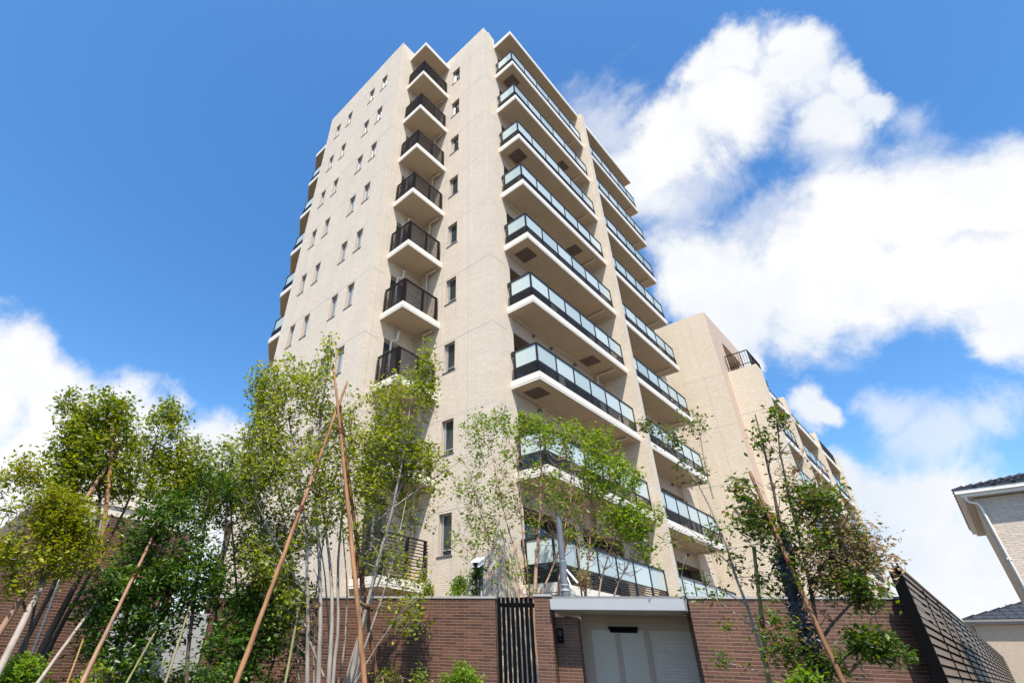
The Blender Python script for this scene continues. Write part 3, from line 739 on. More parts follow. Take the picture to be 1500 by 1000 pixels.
# ------------------------------------------------------------------ houses at right
def hip_house(name, X0, Y1, depth, width, zeave, ov, rise, lab, wallmat, gutmat, guth, n=14, roll=.28):
    h = empty(name, (X0, Y1, 0), lab, 'house')
    mb = MB(); mb.box(X0, X0 + depth, Y1 - width, Y1, 0, zeave - .02); mb.build('wall', wallmat, h)
    # eaves box
    mb = MB(); mb.box(X0 - ov, X0 + depth + ov, Y1 - width - ov, Y1 + ov, zeave, zeave + guth, 0)
    mb.box(X0 - ov + .03, X0 + depth + ov - .03, Y1 - width - ov + .03, Y1 + ov - .03, zeave - .006, zeave - .001, 1)
    mb.box(X0 - ov - .06, X0 + depth + ov + .06, Y1 - width - ov - .06, Y1 + ov + .06, zeave + guth * .45, zeave + guth + .012, 0); mb.build('eaves', [gutmat, M_EAVE], h)
    # tiles in steps: rectangular rings stacked
    mb = MB(); xe0, xe1, ye0, ye1 = X0 - ov - .05, X0 + depth + ov + .05, Y1 - width - ov - .05, Y1 + ov + .05
    half = min(xe1 - xe0, ye1 - ye0) / 2; st = half / n
    for i in range(n):
        a = st * i; z = zeave + guth + .015 + rise * a
        b0, b1, c0, c1 = xe0 + a, xe1 - a, ye0 + a, ye1 - a
        k = st * 1.0
        mb.hexa([(b0, c0, z), (b1, c0, z), (b1, c1, z), (b0, c1, z), (b0 + k, c0 + k, z + rise * st + .01), (b1 - k, c0 + k, z + rise * st + .01), (b1 - k, c1 - k, z + rise * st + .01), (b0 + k, c1 - k, z + rise * st + .01)])
        # overhanging tile edge
        mb.box(b0 - .02, b1 + .02, c0 - .02, c1 + .02, z - .01, z + .028)
        # rolls of the pan tiles
        if i < 8:
            m_ = int((c1 - c0) / roll)
            for j in range(m_):
                y = c0 + roll / 2 + j * roll
                if y > c1 - .1: break
                mb.tube([(b0 - .03, y, z + .015), (b0 + k, y, z + rise * st + .02)], .035, 5)
            m_ = int((b1 - b0) / roll)
            for j in range(m_):
                x = b0 + roll / 2 + j * roll
                mb.tube([(x, c1 + .03, z + .015), (x, c1 - k, z + rise * st + .02)], .035, 5)
    mb.build('roof', M_RTILE, h)
    return h
hz = 3.26 + E
h1 = hip_house('house', 15.0, -.41, 4.1, 9, hz, .16, .33, 'two storey house with beige siding and dark tiled roof at the right edge', M_SIDING, M_WHITEP, .13)
mb = MB(); mb.tube([(14.86, -.31, hz + .02), (14.86, -.31, hz - .06), (14.88, -.34, hz - .10), (14.93, -.43, hz - .13), (14.95, -.46, hz - .20), (14.95, -.46, .1)], .023, 8)
for z in (hz - 1.2, hz - 2.4): mb.box(14.93, 15.0, -.49, -.43, z, z + .04)
mb.build('downpipe', M_WHITEP, h1, smooth=True)
h2 = hip_house('house', 46.0, 1.45, 9, 12, 3.10 + E, .30, .36, 'low house with beige wall and black tiled roof beyond the louvre fence', M_STUCCO, plain('grey_gutter', (.22, .20, .19), .5), .24, n=8, roll=.5)

# ------------------------------------------------------------------ annex and low buildings at left
an = empty('brick_annex', (1.42, 12.5, 0), 'brown brick annex behind the trees at the left edge', 'building')
mb = MB(); mb.box(1.42, 4.6, 12.9, 17, 0, 2.38 + E); mb.box(1.42, 3.42, 12.5, 12.898, 0, 2.38 + E); mb.build('wall', M_BRICK, an)
mb = MB(); mb.box(1.425, 3.43, 12.494, 12.499, 1.33 + E, 1.35 + E); mb.box(3.45, 4.58, 12.894, 12.899, 1.33 + E, 1.35 + E); mb.build('joint_strip', M_SEAL, an)
mb = MB(); mb.box(2.1, 2.75, 12.47, 12.499, 1.95 + E, 2.3 + E); mb.build('window', M_ALU, an)
pw = empty('panel_wall', (3.5, 12.5, 0), 'pale stone panel wall with dark slot behind the left trees', 'wall')
mb = MB()
for x0, x1 in ((3.44, 3.93), (4.14, 4.72), (4.73, 5.30)):
    for j in range(5): mb.box(x0, x1 - .008, 12.3, 12.42, .05 + j * .46, .05 + j * .46 + .452)
mb.build('stone_panels', M_PANEL, pw)
mb = MB(); mb.box(3.44, 5.3, 12.421, 12.6, 0, 2.34); mb.box(3.935, 4.13, 12.36, 12.42, 0, 2.3); mb.build('backing', M_BLACK, pw)
bb = empty('beige_block', (3.6, 20, 0), 'beige flat roofed block with white roof railing behind the brick annex', 'building')
mb = MB(); mb.box(3.4, 6.6, 20, 24, 0, 4.9 + E); mb.build('wall', plain('beige_block_render', (.56, .50, .40), .8), bb)
mb = MB(); mb.box(3.35, 6.65, 19.95, 24.05, 4.1 + E, 4.2 + E); mb.build('ledge', M_EAVE, bb)
mb = MB()
for i in range(14): mb.tube([(3.5 + i * .23, 20.1, 4.9 + E), (3.5 + i * .23, 20.1, 5.7 + E)], .012, 5)
for z in (5.3, 5.7): mb.tube([(3.45, 20.1, z + E), (6.55, 20.1, z + E)], .02, 5)
mb.build('roof_railing', M_WHITE, bb)
lh = empty('low_roof_building', (-1, 18, 0), 'low building with pale green roof and black roof railing at the far left', 'building')
mb = MB(); mb.box(-3.5, 2.0, 18.2, 22, 0, 2.1 + E); mb.build('wall', M_BARKD, lh)
mb = MB(); mb.hexa([(-3.8, 17.6, 2.1 + E), (2.1, 17.6, 2.1 + E), (2.1, 22, 2.9 + E), (-3.8, 22, 2.9 + E), (-3.8, 17.6, 2.22 + E), (2.1, 17.6, 2.22 + E), (2.1, 22, 3.05 + E), (-3.8, 22, 3.05 + E)]); mb.build('roof', M_ROOFG, lh)
mb = MB()
for i in range(44): mb.tube([(-3.6 + i * .13, 20.4, 2.5 + E), (-3.6 + i * .13, 20.4, 3.45 + E)], .01, 4)
mb.tube([(-3.6, 20.4, 3.45 + E), (2.0, 20.4, 3.45 + E)], .022, 5); mb.build('roof_railing', M_BLACK, lh)

# ------------------------------------------------------------------ posts, camera
D = 10.75
p0 = at(705, 815, 11.3); p1 = at(705, 875, 11.3)
cp = empty('camera_post', (p1[0], p1[1], 0), 'grey post with white security camera behind the brown wall', 'camera post')
mb = MB(); mb.tube([(p1[0], p1[1], 0), (p1[0], p1[1], p0[2])], .045, 12); mb.build('post', M_GPOLE, cp, smooth=True)
def seccam():
    q = Vector((p1[0], p1[1], p1[2] + .62)); d = Vector((-.55, -.25, 0)).normalized(); s = Vector((-d.y, d.x, 0))
    mb = MB(); c = q + d * .20
    def bx(c, L, Wd, H, drop):
        pts = []
        for dz in (-H, H):
            for (a, b) in ((-L, -Wd), (L, -Wd), (L, Wd), (-L, Wd)): v = c + d * a + s * b + Vector((0, 0, dz - drop * a)); pts.append(v)
        return pts
    mb.hexa(bx(c, .17, .075, .045, .35)); mb.hexa(bx(c + Vector((0, 0, .06)), .2, .085, .012, .35)); o = mb.build('camera_housing', M_WHITE, cp)
    mb = MB(); e = c + d * .172 - Vector((0, 0, .06)); mb.tube([e, e + d * .02], .045, 12); mb.build('lens', M_BLACK, cp)
    mb = MB(); mb.tube([q + Vector((0, 0, -.2)), q + d * .13 + Vector((0, 0, -.05))], .02, 8); mb.build('bracket', M_ALU, cp)
seccam()
p0 = at(820, 757, 11.5); p1 = at(829, 875, 11.5)
lp = empty('grey_pole', (p1[0], p1[1], 0), 'blotchy dark grey pole standing among tree stems above the canopy', 'pole')
mb = MB(); mb.tube([(p1[0], p1[1], 0), (p1[0], p1[1], p0[2] - .9), (p1[0], p1[1], p0[2] - .88), (p1[0], p1[1], p0[2])], [.078, .078, .062, .062], 14); mb.build('pole_shaft', M_GPOLE, lp, smooth=False)
mb = MB(); mb.tube([(p1[0], p1[1], p1[2] + .12), (p1[0], p1[1], p1[2] + .16)], .086, 14); mb.tube([(p1[0], p1[1], p1[2] + .22), (p1[0], p1[1], p1[2] + .24)], .086, 14); mb.build('band', M_ALU, lp)
mb = MB(); a = at(828, 832, 11.5); b = at(846, 853, 11.3); mb.tube([a, b], .02, 6); b2 = at(838, 862, 11.4); mb.tube([a - np.array([0, 0, .1]), b2], .014, 6); mb.build('brace', M_WHITEP, lp)

# ------------------------------------------------------------------ trees
rng = np.random.default_rng(7)
def pxm(D, px, py):   # metres per pixel there
    p = at(px, py, D); p[2] -= E
    return (p @ FV) / FPX
_ph = rng.random((6, 4)) * 6.28; _kd = rng.normal(size=(6, 3)); _kd /= np.linalg.norm(_kd, axis=1)[:, None]; _kf = np.array([3.2, 4.4, 5.6, 7.0, 8.5, 10.5])
def clumpy(p):
    return sum(np.sin((p @ _kd[i]) * _kf[i] + _ph[i, 0]) for i in range(6)) / 3
def blob_points(blobs, n_tot_scale=1.35, thr=-.22):
    out = []
    for (px, py, D, rx, ry, rd, n) in blobs:
        n = int(n * n_tot_scale); c = at(px, py, D); s = pxm(D, px, py)
        v = rng.normal(size=(n, 3)); v /= np.linalg.norm(v, axis=1)[:, None]; r = rng.random(n) ** (1 / 2.4)
        v *= r[:, None]
        d = ray(px, py); d = d / np.linalg.norm(d); rr = np.cross(d, [0, 0, 1]); rr /= np.linalg.norm(rr); uu = np.cross(rr, d)
        q = c + v[:, :1] * rr * rx * s + v[:, 1:2] * uu * ry * s + v[:, 2:] * d * rd
        if n > 25: q = q[clumpy(q) > thr]
        out.append(q)
    return np.concatenate(out)
def grow(stems, tips, r_tip, up=.7, wob=.05, seg=.22):
    """stems: list of (points(list of 3d), r0, r1). returns list of tube polylines and the twig directions"""
    P = []; par = []; rad = []; tubes = []
    for (pts, r0, r1) in stems:
        pts = [np.array(p, float) for p in pts]
        # densify with wobble
        L = []; 
        for a, b in zip(pts[:-1], pts[1:]):
            n = max(1, int(np.linalg.norm(b - a) / .25))
            for i in range(n): L.append(a + (b - a) * i / n)
        L.append(pts[-1]); L = np.array(L); m = len(L)
        for _ in range(4):
            L[1:-1] = L[1:-1] * .5 + (L[:-2] + L[2:]) * .25
        nz = rng.normal(size=(m, 3)) * .018; nz[0] = 0; L = L + np.cumsum(nz, 0) * .35
        R = r0 + (r1 - r0) * np.linspace(0, 1, m) ** .8
        tubes.append((L, R, 7))
        for i in range(m):
            P.append(L[i]); rad.append(R[i])
    P = list(P); order = None
    T = np.asarray(tips); A = np.array(P)
    d0 = np.array([np.min(np.linalg.norm(A - t, axis=1)) for t in T]); order = np.argsort(d0)
    cap = len(P) + len(T) * 12; A2 = np.zeros((cap, 3)); A2[:len(P)] = A; n = len(P)
    lev = np.zeros(cap); lev[:n] = 0; rr = np.zeros(cap); rr[:n] = rad
    dirs = np.zeros((len(T), 3)); lasts = []
    for ti in order:
        t = T[ti]; df = t - A2[:n]; dist = np.linalg.norm(df, axis=1)
        cost = dist + up * np.maximum(0, A2[:n, 2] - t[2] + .45 * np.linalg.norm(df[:, :2], axis=1)) + .10 * lev[:n]
        j = int(np.argmin(cost)); a = A2[j]; L = dist[j]
        k = max(2, min(9, int(L / seg) + 1))
        s = np.linspace(0, 1, k + 1)[1:]
        # start going outward then bend up
        ctrl = (a + t) / 2 + np.array([0, 0, -.10 * L]) + rng.normal(size=3) * wob * L
        pts = np.array([(1 - u) ** 2 * a + 2 * u * (1 - u) * ctrl + u * u * t for u in s]) + rng.normal(size=(k, 3)) * .012
        pts = np.vstack([a, pts]); r0 = min(rr[j] * .75, r_tip * (1 + 1.5 * L)); R = np.linspace(r0, r_tip * .55, k + 1)
        tubes.append((pts, R, 4 if L > .8 else 3))
        m = len(pts) - 1; A2[n:n + m] = pts[1:]; lev[n:n + m] = lev[j] + 1; rr[n:n + m] = R[1:]; n += m
        dirs[ti] = (pts[-1] - pts[-2]); lasts.append((ti, pts[-2] if len(pts) > 1 else a))
    return tubes, dirs
def tubes_mesh(name, tubes, mat, parent):
    V = []; F = []; n0 = 0
    for (L, R, k) in tubes:
        L = np.asarray(L, float); m = len(L)
        if m < 2: continue
        t = np.gradient(L, axis=0); t /= (np.linalg.norm(t, axis=1)[:, None] + 1e-9)
        ref = np.array([.31, .17, .93]) if abs(t[0, 2]) < .85 else np.array([.9, .3, .1])
        a = np.cross(t, ref); a /= (np.linalg.norm(a, axis=1)[:, None] + 1e-9); b = np.cross(t, a)
        w = np.arange(k) * 2 * np.pi / k
        ring = L[:, None, :] + (a[:, None, :] * np.cos(w)[None, :, None] + b[:, None, :] * np.sin(w)[None, :, None]) * np.asarray(R)[:, None, None]
        V.append(ring.reshape(-1, 3))
        i = np.arange(m - 1)[:, None] * k; j = np.arange(k)[None, :]; j2 = (j + 1) % k
        f = np.stack([i + j, i + j2, i + k + j2, i + k + j], -1).reshape(-1, 4) + n0; F.append(f); n0 += m * k
    V = np.concatenate(V); F = np.concatenate(F); return np_mesh(name, V, F, mat, parent, smooth=True)
def np_mesh(name, V, F, mat, parent, smooth=False, tint=None):
    off = np.array(parent.location) if parent is not None else 0
    V = V - off; me = bpy.data.meshes.new(name); nf, k = F.shape
    me.vertices.add(len(V)); me.vertices.foreach_set('co', V.astype(np.float32).ravel())
    me.loops.add(nf * k); me.loops.foreach_set('vertex_index', F.astype(np.int32).ravel())
    me.polygons.add(nf); me.polygons.foreach_set('loop_start', (np.arange(nf) * k).astype(np.int32))
    try: me.polygons.foreach_set('loop_total', np.full(nf, k, np.int32))
    except Exception: pass
    if smooth: me.polygons.foreach_set('use_smooth', np.ones(nf, bool))
    me.update(calc_edges=True); me.materials.append(mat)
    if tint is not None:
        at_ = me.attributes.new('tint', 'FLOAT', 'FACE'); at_.data.foreach_set('value', tint.astype(np.float32))
    o = bpy.data.objects.new(name, me); COL.objects.link(o)
    if parent is not None: o.parent = parent
    return o
def leaves_mesh(name, tips, per, size, spread, mat, parent, droop=.2, ratio=.5, tintbias=0.0, wide=.55):
    n = len(tips); cnt = rng.poisson(per, n); idx = np.repeat(np.arange(n), cnt); m = len(idx)
    base = tips[idx] + rng.normal(size=(m, 3)) * spread
    d = rng.normal(size=(m, 3)); d[:, 2] = d[:, 2] * .6 - droop; d /= np.linalg.norm(d, axis=1)[:, None]
    s = rng.normal(size=(m, 3)); s[:, 2] *= .45; s -= d * np.sum(s * d, 1)[:, None]; s /= np.linalg.norm(s, axis=1)[:, None]
    nn = np.cross(d, s); L = size * (0.45 + 1.1 * rng.random(m))[:, None]; w = L * ratio * .5
    a = base; b = base + d * L * .45 + s * w + nn * L * .08; c = base + d * L - nn * L * .05; e = base + d * L * .45 - s * w + nn * L * .08
    V = np.stack([a, b, c, e], 1).reshape(-1, 3); i = np.arange(m) * 4
    F = np.concatenate([np.stack([i, i + 1, i + 2], 1), np.stack([i, i + 2, i + 3], 1)])
    clump = rng.random(n)[idx]; tt = np.clip(.55 * clump + .45 * rng.random(m) + tintbias, 0, 1); tint = np.concatenate([tt, tt])
    return np_mesh(name, V, F, mat, parent, tint=tint)
def down(p, z=0.0, dx=0, dy=0): return np.array([p[0] + dx, p[1] + dy, z])
def px_stem(path, D0, D1=None, r0=.04, r1=.012, root=None):
    D1 = D0 if D1 is None else D1; n = len(path); pts = [at(x, y, D0 + (D1 - D0) * i / max(1, n - 1)) for i, (x, y) in enumerate(path)]
    if root is not None: pts = [np.array(root, float)] + pts
    return (pts, r0, r1)
def tree(name, label, base, stems, blobs, per, size, spread, bark, leafm, r_tip=.006, up=.7, group=None, droop=.2, ratio=.5, extra=None, cat='tree', bias=0., keep=1.0, bare=None, dens=1.7, thr=-.4):
    o = empty(name, tuple(base), label, cat, group)
    tips = blob_points(blobs, dens, thr); nt_ = len(tips); allt = tips if bare is None else np.concatenate([tips, blob_points(bare, 1.0, -9)])
    tubes, dirs = grow(stems, allt, r_tip, up); dirs = dirs[:nt_]
    tubes_mesh('trunk', tubes, bark, o)
    lt = tips if keep >= 1 else tips[rng.random(len(tips)) < keep]
    # leaves also a little way down each twig
    lt2 = np.concatenate([lt, lt - dirs[:len(lt)] * .8 if keep >= 1 else lt])
    leaves_mesh('crown', lt2, per / 2 * .66, size, spread * .75, leafm, o, droop, ratio, bias)
    return o

# central multi-stem tree in front of the wall
b = at(485, 1000, 8.6); root = (b[0] * 1.0, b[1] * 1.0, .05)
def rt(dx, dy): return (b[0] + dx, b[1] + dy, .05)
DC = 8.6
st = [px_stem([(453, 1000), (451, 922), (453, 844), (448, 766), (440, 690), (425, 620)], DC, 8.4, .042, .010, rt(-.2, .1)),
      px_stem([(469, 1000), (470, 922), (469, 844), (464, 760), (458, 690), (470, 600), (480, 530)], DC, 8.6, .046, .008, rt(-.1, .1)),
      px_stem([(480, 1000), (484, 922), (488, 844), (477, 790), (470, 730), (450, 650)], DC, 8.9, .048, .010, rt(0, .05)),
      px_stem([(491, 1000), (497, 896), (495, 818), (505, 740), (515, 650), (520, 600)], 8.7, 8.9, .036, .010, rt(0, 0)),
      px_stem([(508, 1000), (529, 922), (534, 883), (552, 818), (573, 753), (590, 680), (600, 600)], 8.5, 8.2, .046, .010, rt(.1, 0)),
      px_stem([(516, 1000), (539, 896), (560, 805), (581, 740), (605, 660), (625, 580)], 8.5, 8.5, .050, .010, rt(.15, -.05)),
      px_stem([(524, 1000), (529, 880), (527, 818), (534, 761), (545, 690), (560, 620)], 8.8, 9.0, .034, .010, rt(.15, .1)),
      px_stem([(448, 870), (420, 830), (395, 790), (375, 740)], 8.5, 8.3, .022, .008),
      px_stem([(440, 1000), (436, 900), (425, 800), (405, 700)], 8.9, 8.8, .024, .007, rt(-.25, .2)), px_stem([(462, 1000), (458, 880), (475, 790), (490, 700)], 9.0, 8.9, .022, .007, rt(-.05, .25)),
      px_stem([(486, 1000), (476, 900), (474, 820), (455, 740)], 9.1, 8.9, .026, .007, rt(.05, .3)), px_stem([(498, 1000), (510, 900), (508, 820), (500, 720)], 9.0, 9.0, .024, .007, rt(.1, .3)),
      px_stem([(503, 1000), (520, 930), (548, 860), (575, 800), (615, 740)], 8.7, 8.6, .026, .007, rt(.2, .1)), px_stem([(512, 1000), (545, 920), (575, 850), (590, 780), (600, 720)], 8.4, 8.3, .030, .007, rt(.25, 0)),
      px_stem([(474, 990), (440, 900), (415, 850), (400, 780)], 8.7, 8.6, .018, .006), px_stem([(520, 1000), (565, 920), (590, 880), (630, 850)], 8.4, 8.2, .010, .004),
      px_stem([(555, 760), (600, 725), (650, 690), (680, 672)], 8.4, 8.2, .016, .005)]
bl = [(415, 590, 8.6, 40, 75, .7, 150), (455, 600, 8.7, 40, 75, .7, 140), (385, 560, 8.5, 22, 40, .4, 36), (383, 690, 8.5, 40, 80, .6, 130), (445, 720, 8.6, 60, 90, .8, 210),
      (483, 520, 8.6, 10, 36, .3, 22), (500, 620, 8.8, 40, 60, .6, 80), (590, 590, 8.5, 50, 55, .6, 170), (560, 665, 8.6, 60, 55, .7, 190), (625, 545, 8.4, 18, 50, .3, 38), (605, 660, 8.5, 38, 60, .5, 110),
      (530, 740, 8.7, 70, 55, .7, 130), (400, 800, 8.6, 45, 60, .6, 110), (420, 880, 8.6, 30, 60, .5, 50), (560, 720, 8.5, 50, 60, .5, 70), (600, 760, 8.4, 40, 40, .4, 30), (370, 640, 8.5, 30, 40, .4, 40), (600, 900, 8.3, 30, 30, .3, 14), (640, 700, 8.3, 30, 50, .3, 16), (590, 840, 8.5, 40, 60, .4, 26), (560, 800, 8.6, 50, 50, .5, 40)]
tree('multi_stem_tree', 'airy multi-stem tree with grey stems and light green leaves before the tower', root, st, bl, 13, .058, .085, M_BARKG, M_LEAF, .0062, ratio=.6, dens=2.5, thr=-.5,
     bare=[(400, 720, 8.5, 45, 80, .6, 90), (460, 700, 8.6, 50, 110, .6, 130), (540, 720, 8.7, 70, 80, .7, 150), (590, 680, 8.5, 45, 70, .5, 90), (440, 800, 8.6, 60, 50, .5, 50), (570, 800, 8.5, 50, 50, .5, 50)])

# left tall tree
b = at(60, 1000, 9.6); root = (b[0], b[1], .05)
st = [px_stem([(39, 984), (70, 925), (99, 878), (143, 792), (150, 730), (140, 660)], 9.4, 9.8, .075, .014, root),
      px_stem([(52, 984), (85, 930), (120, 870), (170, 780), (200, 720), (215, 660)], 9.6, 10.0, .055, .012, (root[0] + .1, root[1], .05)),
      px_stem([(18, 982), (44, 909), (86, 865), (110, 780), (118, 700), (110, 630)], 9.4, 9.6, .05, .012, (root[0] - .2, root[1], .05)),
      px_stem([(100, 840), (108, 760), (105, 690), (95, 640)], 9.6, 9.6, .03, .010)]
bl = [(125, 600, 9.7, 40, 42, .5, 110), (110, 640, 9.6, 30, 50, .5, 100), (160, 630, 9.9, 38, 50, .6, 120), (135, 690, 9.8, 50, 45, .6, 120), (185, 690, 9.9, 30, 45, .5, 70), (175, 600, 9.9, 18, 25, .3, 20), (95, 700, 9.5, 22, 30, .4, 36)]
tree('deciduous_tree', 'tallest left tree with round light crown over the brick annex', root, st, bl, 22, .068, .085, M_BARKD, M_LEAFM, .007, group='trees along the left bed')
# second left tree
b = at(175, 1000, 10.6); root = (b[0], b[1], .05)
st = [px_stem([(175, 985), (190, 900), (205, 800), (215, 720), (228, 640)], 10.6, 10.8, .05, .012, root), px_stem([(190, 960), (225, 850), (255, 760), (275, 690)], 10.6, 10.8, .045, .012, root),
      px_stem([(200, 930), (250, 850), (300, 760), (315, 700)], 10.5, 10.8, .04, .012)]
bl = [(240, 640, 10.8, 36, 52, .6, 140), (205, 640, 10.7, 22, 36, .4, 50), (248, 602, 10.8, 14, 18, .3, 24), (275, 680, 10.8, 40, 45, .6, 120), (315, 690, 10.8, 34, 50, .6, 90), (240, 710, 10.7, 50, 40, .6, 120), (290, 730, 10.8, 40, 30, .5, 60)]
tree('deciduous_tree', 'slim mid green tree second from the left with a pointed top against white cloud', root, st, bl, 20, .07, .09, M_BARKB, M_LEAFM, .007, group='trees along the left bed')
# yellow maple, low
b = at(40, 1000, 8.6); root = (b[0], b[1], .05)
st = [px_stem([(30, 990), (42, 930), (60, 850), (75, 780), (90, 730)], 8.6, 8.8, .032, .008, root), px_stem([(40, 900), (20, 850), (8, 800)], 8.6, 8.5, .018, .006), px_stem([(75, 800), (120, 760), (150, 760)], 8.7, 8.8, .018, .006)]
bl = [(60, 745, 8.8, 58, 42, .5, 150), (95, 765, 8.9, 45, 35, .5, 110), (20, 720, 8.6, 35, 35, .4, 50), (75, 815, 8.7, 60, 28, .5, 80), (10, 800, 8.5, 20, 25, .3, 26), (45, 690, 8.8, 25, 18, .3, 26), (130, 800, 8.8, 30, 25, .3, 26), (25, 858, 8.5, 22, 10, .2, 12), (10, 820, 8.5, 15, 15, .2, 10)]
tree('maple_tree', 'low yellow-green maple with spreading leaves at the left edge', root, st, bl, 26, .055, .10, M_BARKD, M_LEAFY, .005, group=None, droop=.05)
# light tree between the evergreens and the multi-stem tree
b = at(365, 1000, 9.9); root = (b[0], b[1], .05)
st = [px_stem([(365, 990), (355, 900), (345, 800), (340, 720), (345, 660)], 9.9, 9.9, .035, .009, root), px_stem([(360, 950), (375, 850), (385, 760), (380, 690)], 9.9, 9.9, .03, .008)]
bl = [(340, 680, 9.9, 34, 36, .5, 80), (370, 720, 9.9, 34, 50, .5, 90), (320, 735, 9.9, 30, 40, .5, 60), (390, 660, 9.8, 22, 30, .4, 30), (360, 790, 9.9, 40, 30, .5, 50)]
tree('deciduous_tree', 'slight light green tree squeezed between the dark evergreens and the multi-stem tree', root, st, bl, 17, .062, .09, M_BARKG, M_LEAFM, .0065, group='trees along the left bed')
# evergreens
b = at(210, 1000, 9.3); root = (b[0], b[1], .05)
st = [px_stem([(150, 1000), (175, 920), (200, 850), (225, 780)], 9.3, 9.5, .04, .012, root), px_stem([(185, 1000), (205, 900), (230, 820), (250, 740)], 9.4, 9.6, .045, .012, root), px_stem([(215, 1000), (240, 900), (260, 800), (270, 730)], 9.4, 9.6, .04, .012, root)]
bl = [(205, 790, 9.5, 48, 45, .6, 170), (255, 780, 9.6, 45, 60, .6, 190), (215, 850, 9.4, 60, 42, .6, 190), (160, 865, 9.3, 40, 30, .5, 70), (270, 860, 9.5, 45, 42, .6, 120), (140, 900, 9.3, 30, 25, .4, 34), (185, 905, 9.3, 55, 18, .5, 50), (235, 740, 9.6, 40, 25, .5, 60), (245, 925, 9.3, 50, 30, .4, 70), (150, 935, 9.2, 50, 25, .4, 50), (200, 970, 9.0, 70, 25, .5, 80), (110, 960, 9.0, 50, 20, .4, 40)]
tree('evergreen_tree', 'dense dark evergreen in front of the brick annex and pale panels', root, st, bl, 20, .080, .10, M_BARKD, M_LEAFD, .007, dens=1.05, thr=-.2, group='dark evergreens beside the tower', ratio=.42)
b = at(320, 1000, 9.0); root = (b[0], b[1], .05)
st = [px_stem([(270, 1000), (285, 900), (300, 800), (310, 720)], 9.2, 9.4, .045, .012, root), px_stem([(300, 1000), (318, 900), (330, 800), (335, 720)], 9.1, 9.4, .045, .012, root), px_stem([(345, 1000), (365, 900), (375, 800)], 9.0, 9.2, .035, .012, root), px_stem([(400, 1000), (410, 900), (415, 820)], 9.2, 9.2, .03, .010, root)]
bl = [(320, 760, 9.4, 45, 60, .6, 170), (300, 830, 9.3, 45, 50, .6, 150), (350, 850, 9.2, 50, 60, .6, 190), (360, 930, 9.0, 50, 50, .5, 150), (320, 960, 8.9, 50, 40, .5, 110), (400, 850, 9.2, 35, 60, .5, 110), (395, 940, 9.1, 40, 40, .5, 80), (350, 710, 9.4, 30, 35, .5, 60), (300, 710, 9.4, 30, 30, .4, 40), (430, 800, 9.3, 30, 40, .4, 50), (275, 960, 9.0, 35, 30, .4, 60), (340, 990, 8.8, 70, 25, .5, 110), (400, 900, 9.1, 40, 60, .5, 110), (375, 790, 9.4, 40, 50, .5, 90), (430, 930, 9.3, 30, 50, .4, 60), (450, 870, 9.5, 25, 40, .4, 36), (420, 985, 9.0, 40, 20, .4, 40)]
tree('evergreen_tree', 'dense dark evergreen directly left of the orange log pole', root, st, bl, 20, .078, .10, M_BARKD, M_LEAFD, .007, dens=1.0, thr=-.2, group='dark evergreens beside the tower', ratio=.42)

# trees behind the wall, over the canopy
DB = 12.2
b = at(793, 870, DB); root = (b[0], b[1], .05)
st = [px_stem([(782, 868), (790, 780), (794, 700), (792, 640)], DB, DB, .085, .010, root), px_stem([(775, 868), (765, 800), (760, 740), (757, 660)], DB, DB, .045, .008, root),
      px_stem([(772, 868), (730, 820), (705, 760), (690, 700)], DB, DB - .2, .030, .007, root), px_stem([(770, 872), (715, 840), (680, 800), (665, 790)], DB, DB - .3, .022, .006, root),
      px_stem([(790, 868), (820, 820), (835, 760), (850, 680)], DB, DB, .045, .008, root), px_stem([(775, 868), (740, 760), (725, 690), (715, 640)], DB, DB, .035, .006, root)]
bl = [(700, 640, DB, 28, 40, .7, 40), (728, 615, DB, 25, 22, .5, 22), (770, 625, DB, 40, 22, .7, 55), (690, 700, DB, 28, 50, .6, 42), (715, 760, DB, 45, 50, .7, 55), (690, 790, DB - .3, 40, 30, .5, 24), (760, 700, DB, 45, 60, .8, 75), (800, 640, DB, 35, 35, .7, 50), (810, 740, DB, 50, 60, .8, 65), (740, 840, DB, 50, 25, .5, 20)]
tree('deciduous_tree', 'sparse tan-stemmed tree behind the wall above the slat gate', root, st, bl, 13, .080, .09, M_BARKR, M_LEAFB, .0115, group='trees behind the wall by the entrance', bias=.0, keep=.85, dens=2.0, thr=-.4,
     bare=[(700, 740, DB, 40, 80, .6, 110), (760, 720, DB, 50, 90, .8, 130), (810, 730, DB, 50, 80, .8, 90), (730, 820, DB, 50, 35, .5, 30)])
b = at(880, 872, DB); root = (b[0], b[1], .05)
st = [px_stem([(812, 868), (832, 780), (836, 720), (838, 660)], DB, DB, .05, .010, (root[0] - .3, root[1] + .5, .05)), px_stem([(855, 872), (868, 800), (868, 740), (870, 680)], DB, DB, .05, .010, root), px_stem([(872, 872), (890, 820), (910, 760), (925, 740)], DB, DB - .1, .04, .008, root),
      px_stem([(895, 872), (925, 820), (945, 780), (960, 760)], DB, DB - .2, .035, .008, root), px_stem([(850, 872), (845, 800), (858, 700), (860, 650)], DB, DB, .035, .008, root)]
bl = [(832, 635, DB, 38, 25, .6, 70), (868, 665, DB, 45, 34, .7, 130), (895, 700, DB, 45, 34, .7, 130), (935, 760, DB - .2, 36, 26, .5, 95), (905, 770, DB, 45, 34, .6, 95), (850, 710, DB, 55, 50, .8, 45), (880, 640, DB, 20, 18, .4, 20), (955, 765, DB - .2, 15, 12, .3, 18), (860, 790, DB, 60, 45, .8, 26), (940, 800, DB - .2, 20, 30, .3, 26)]
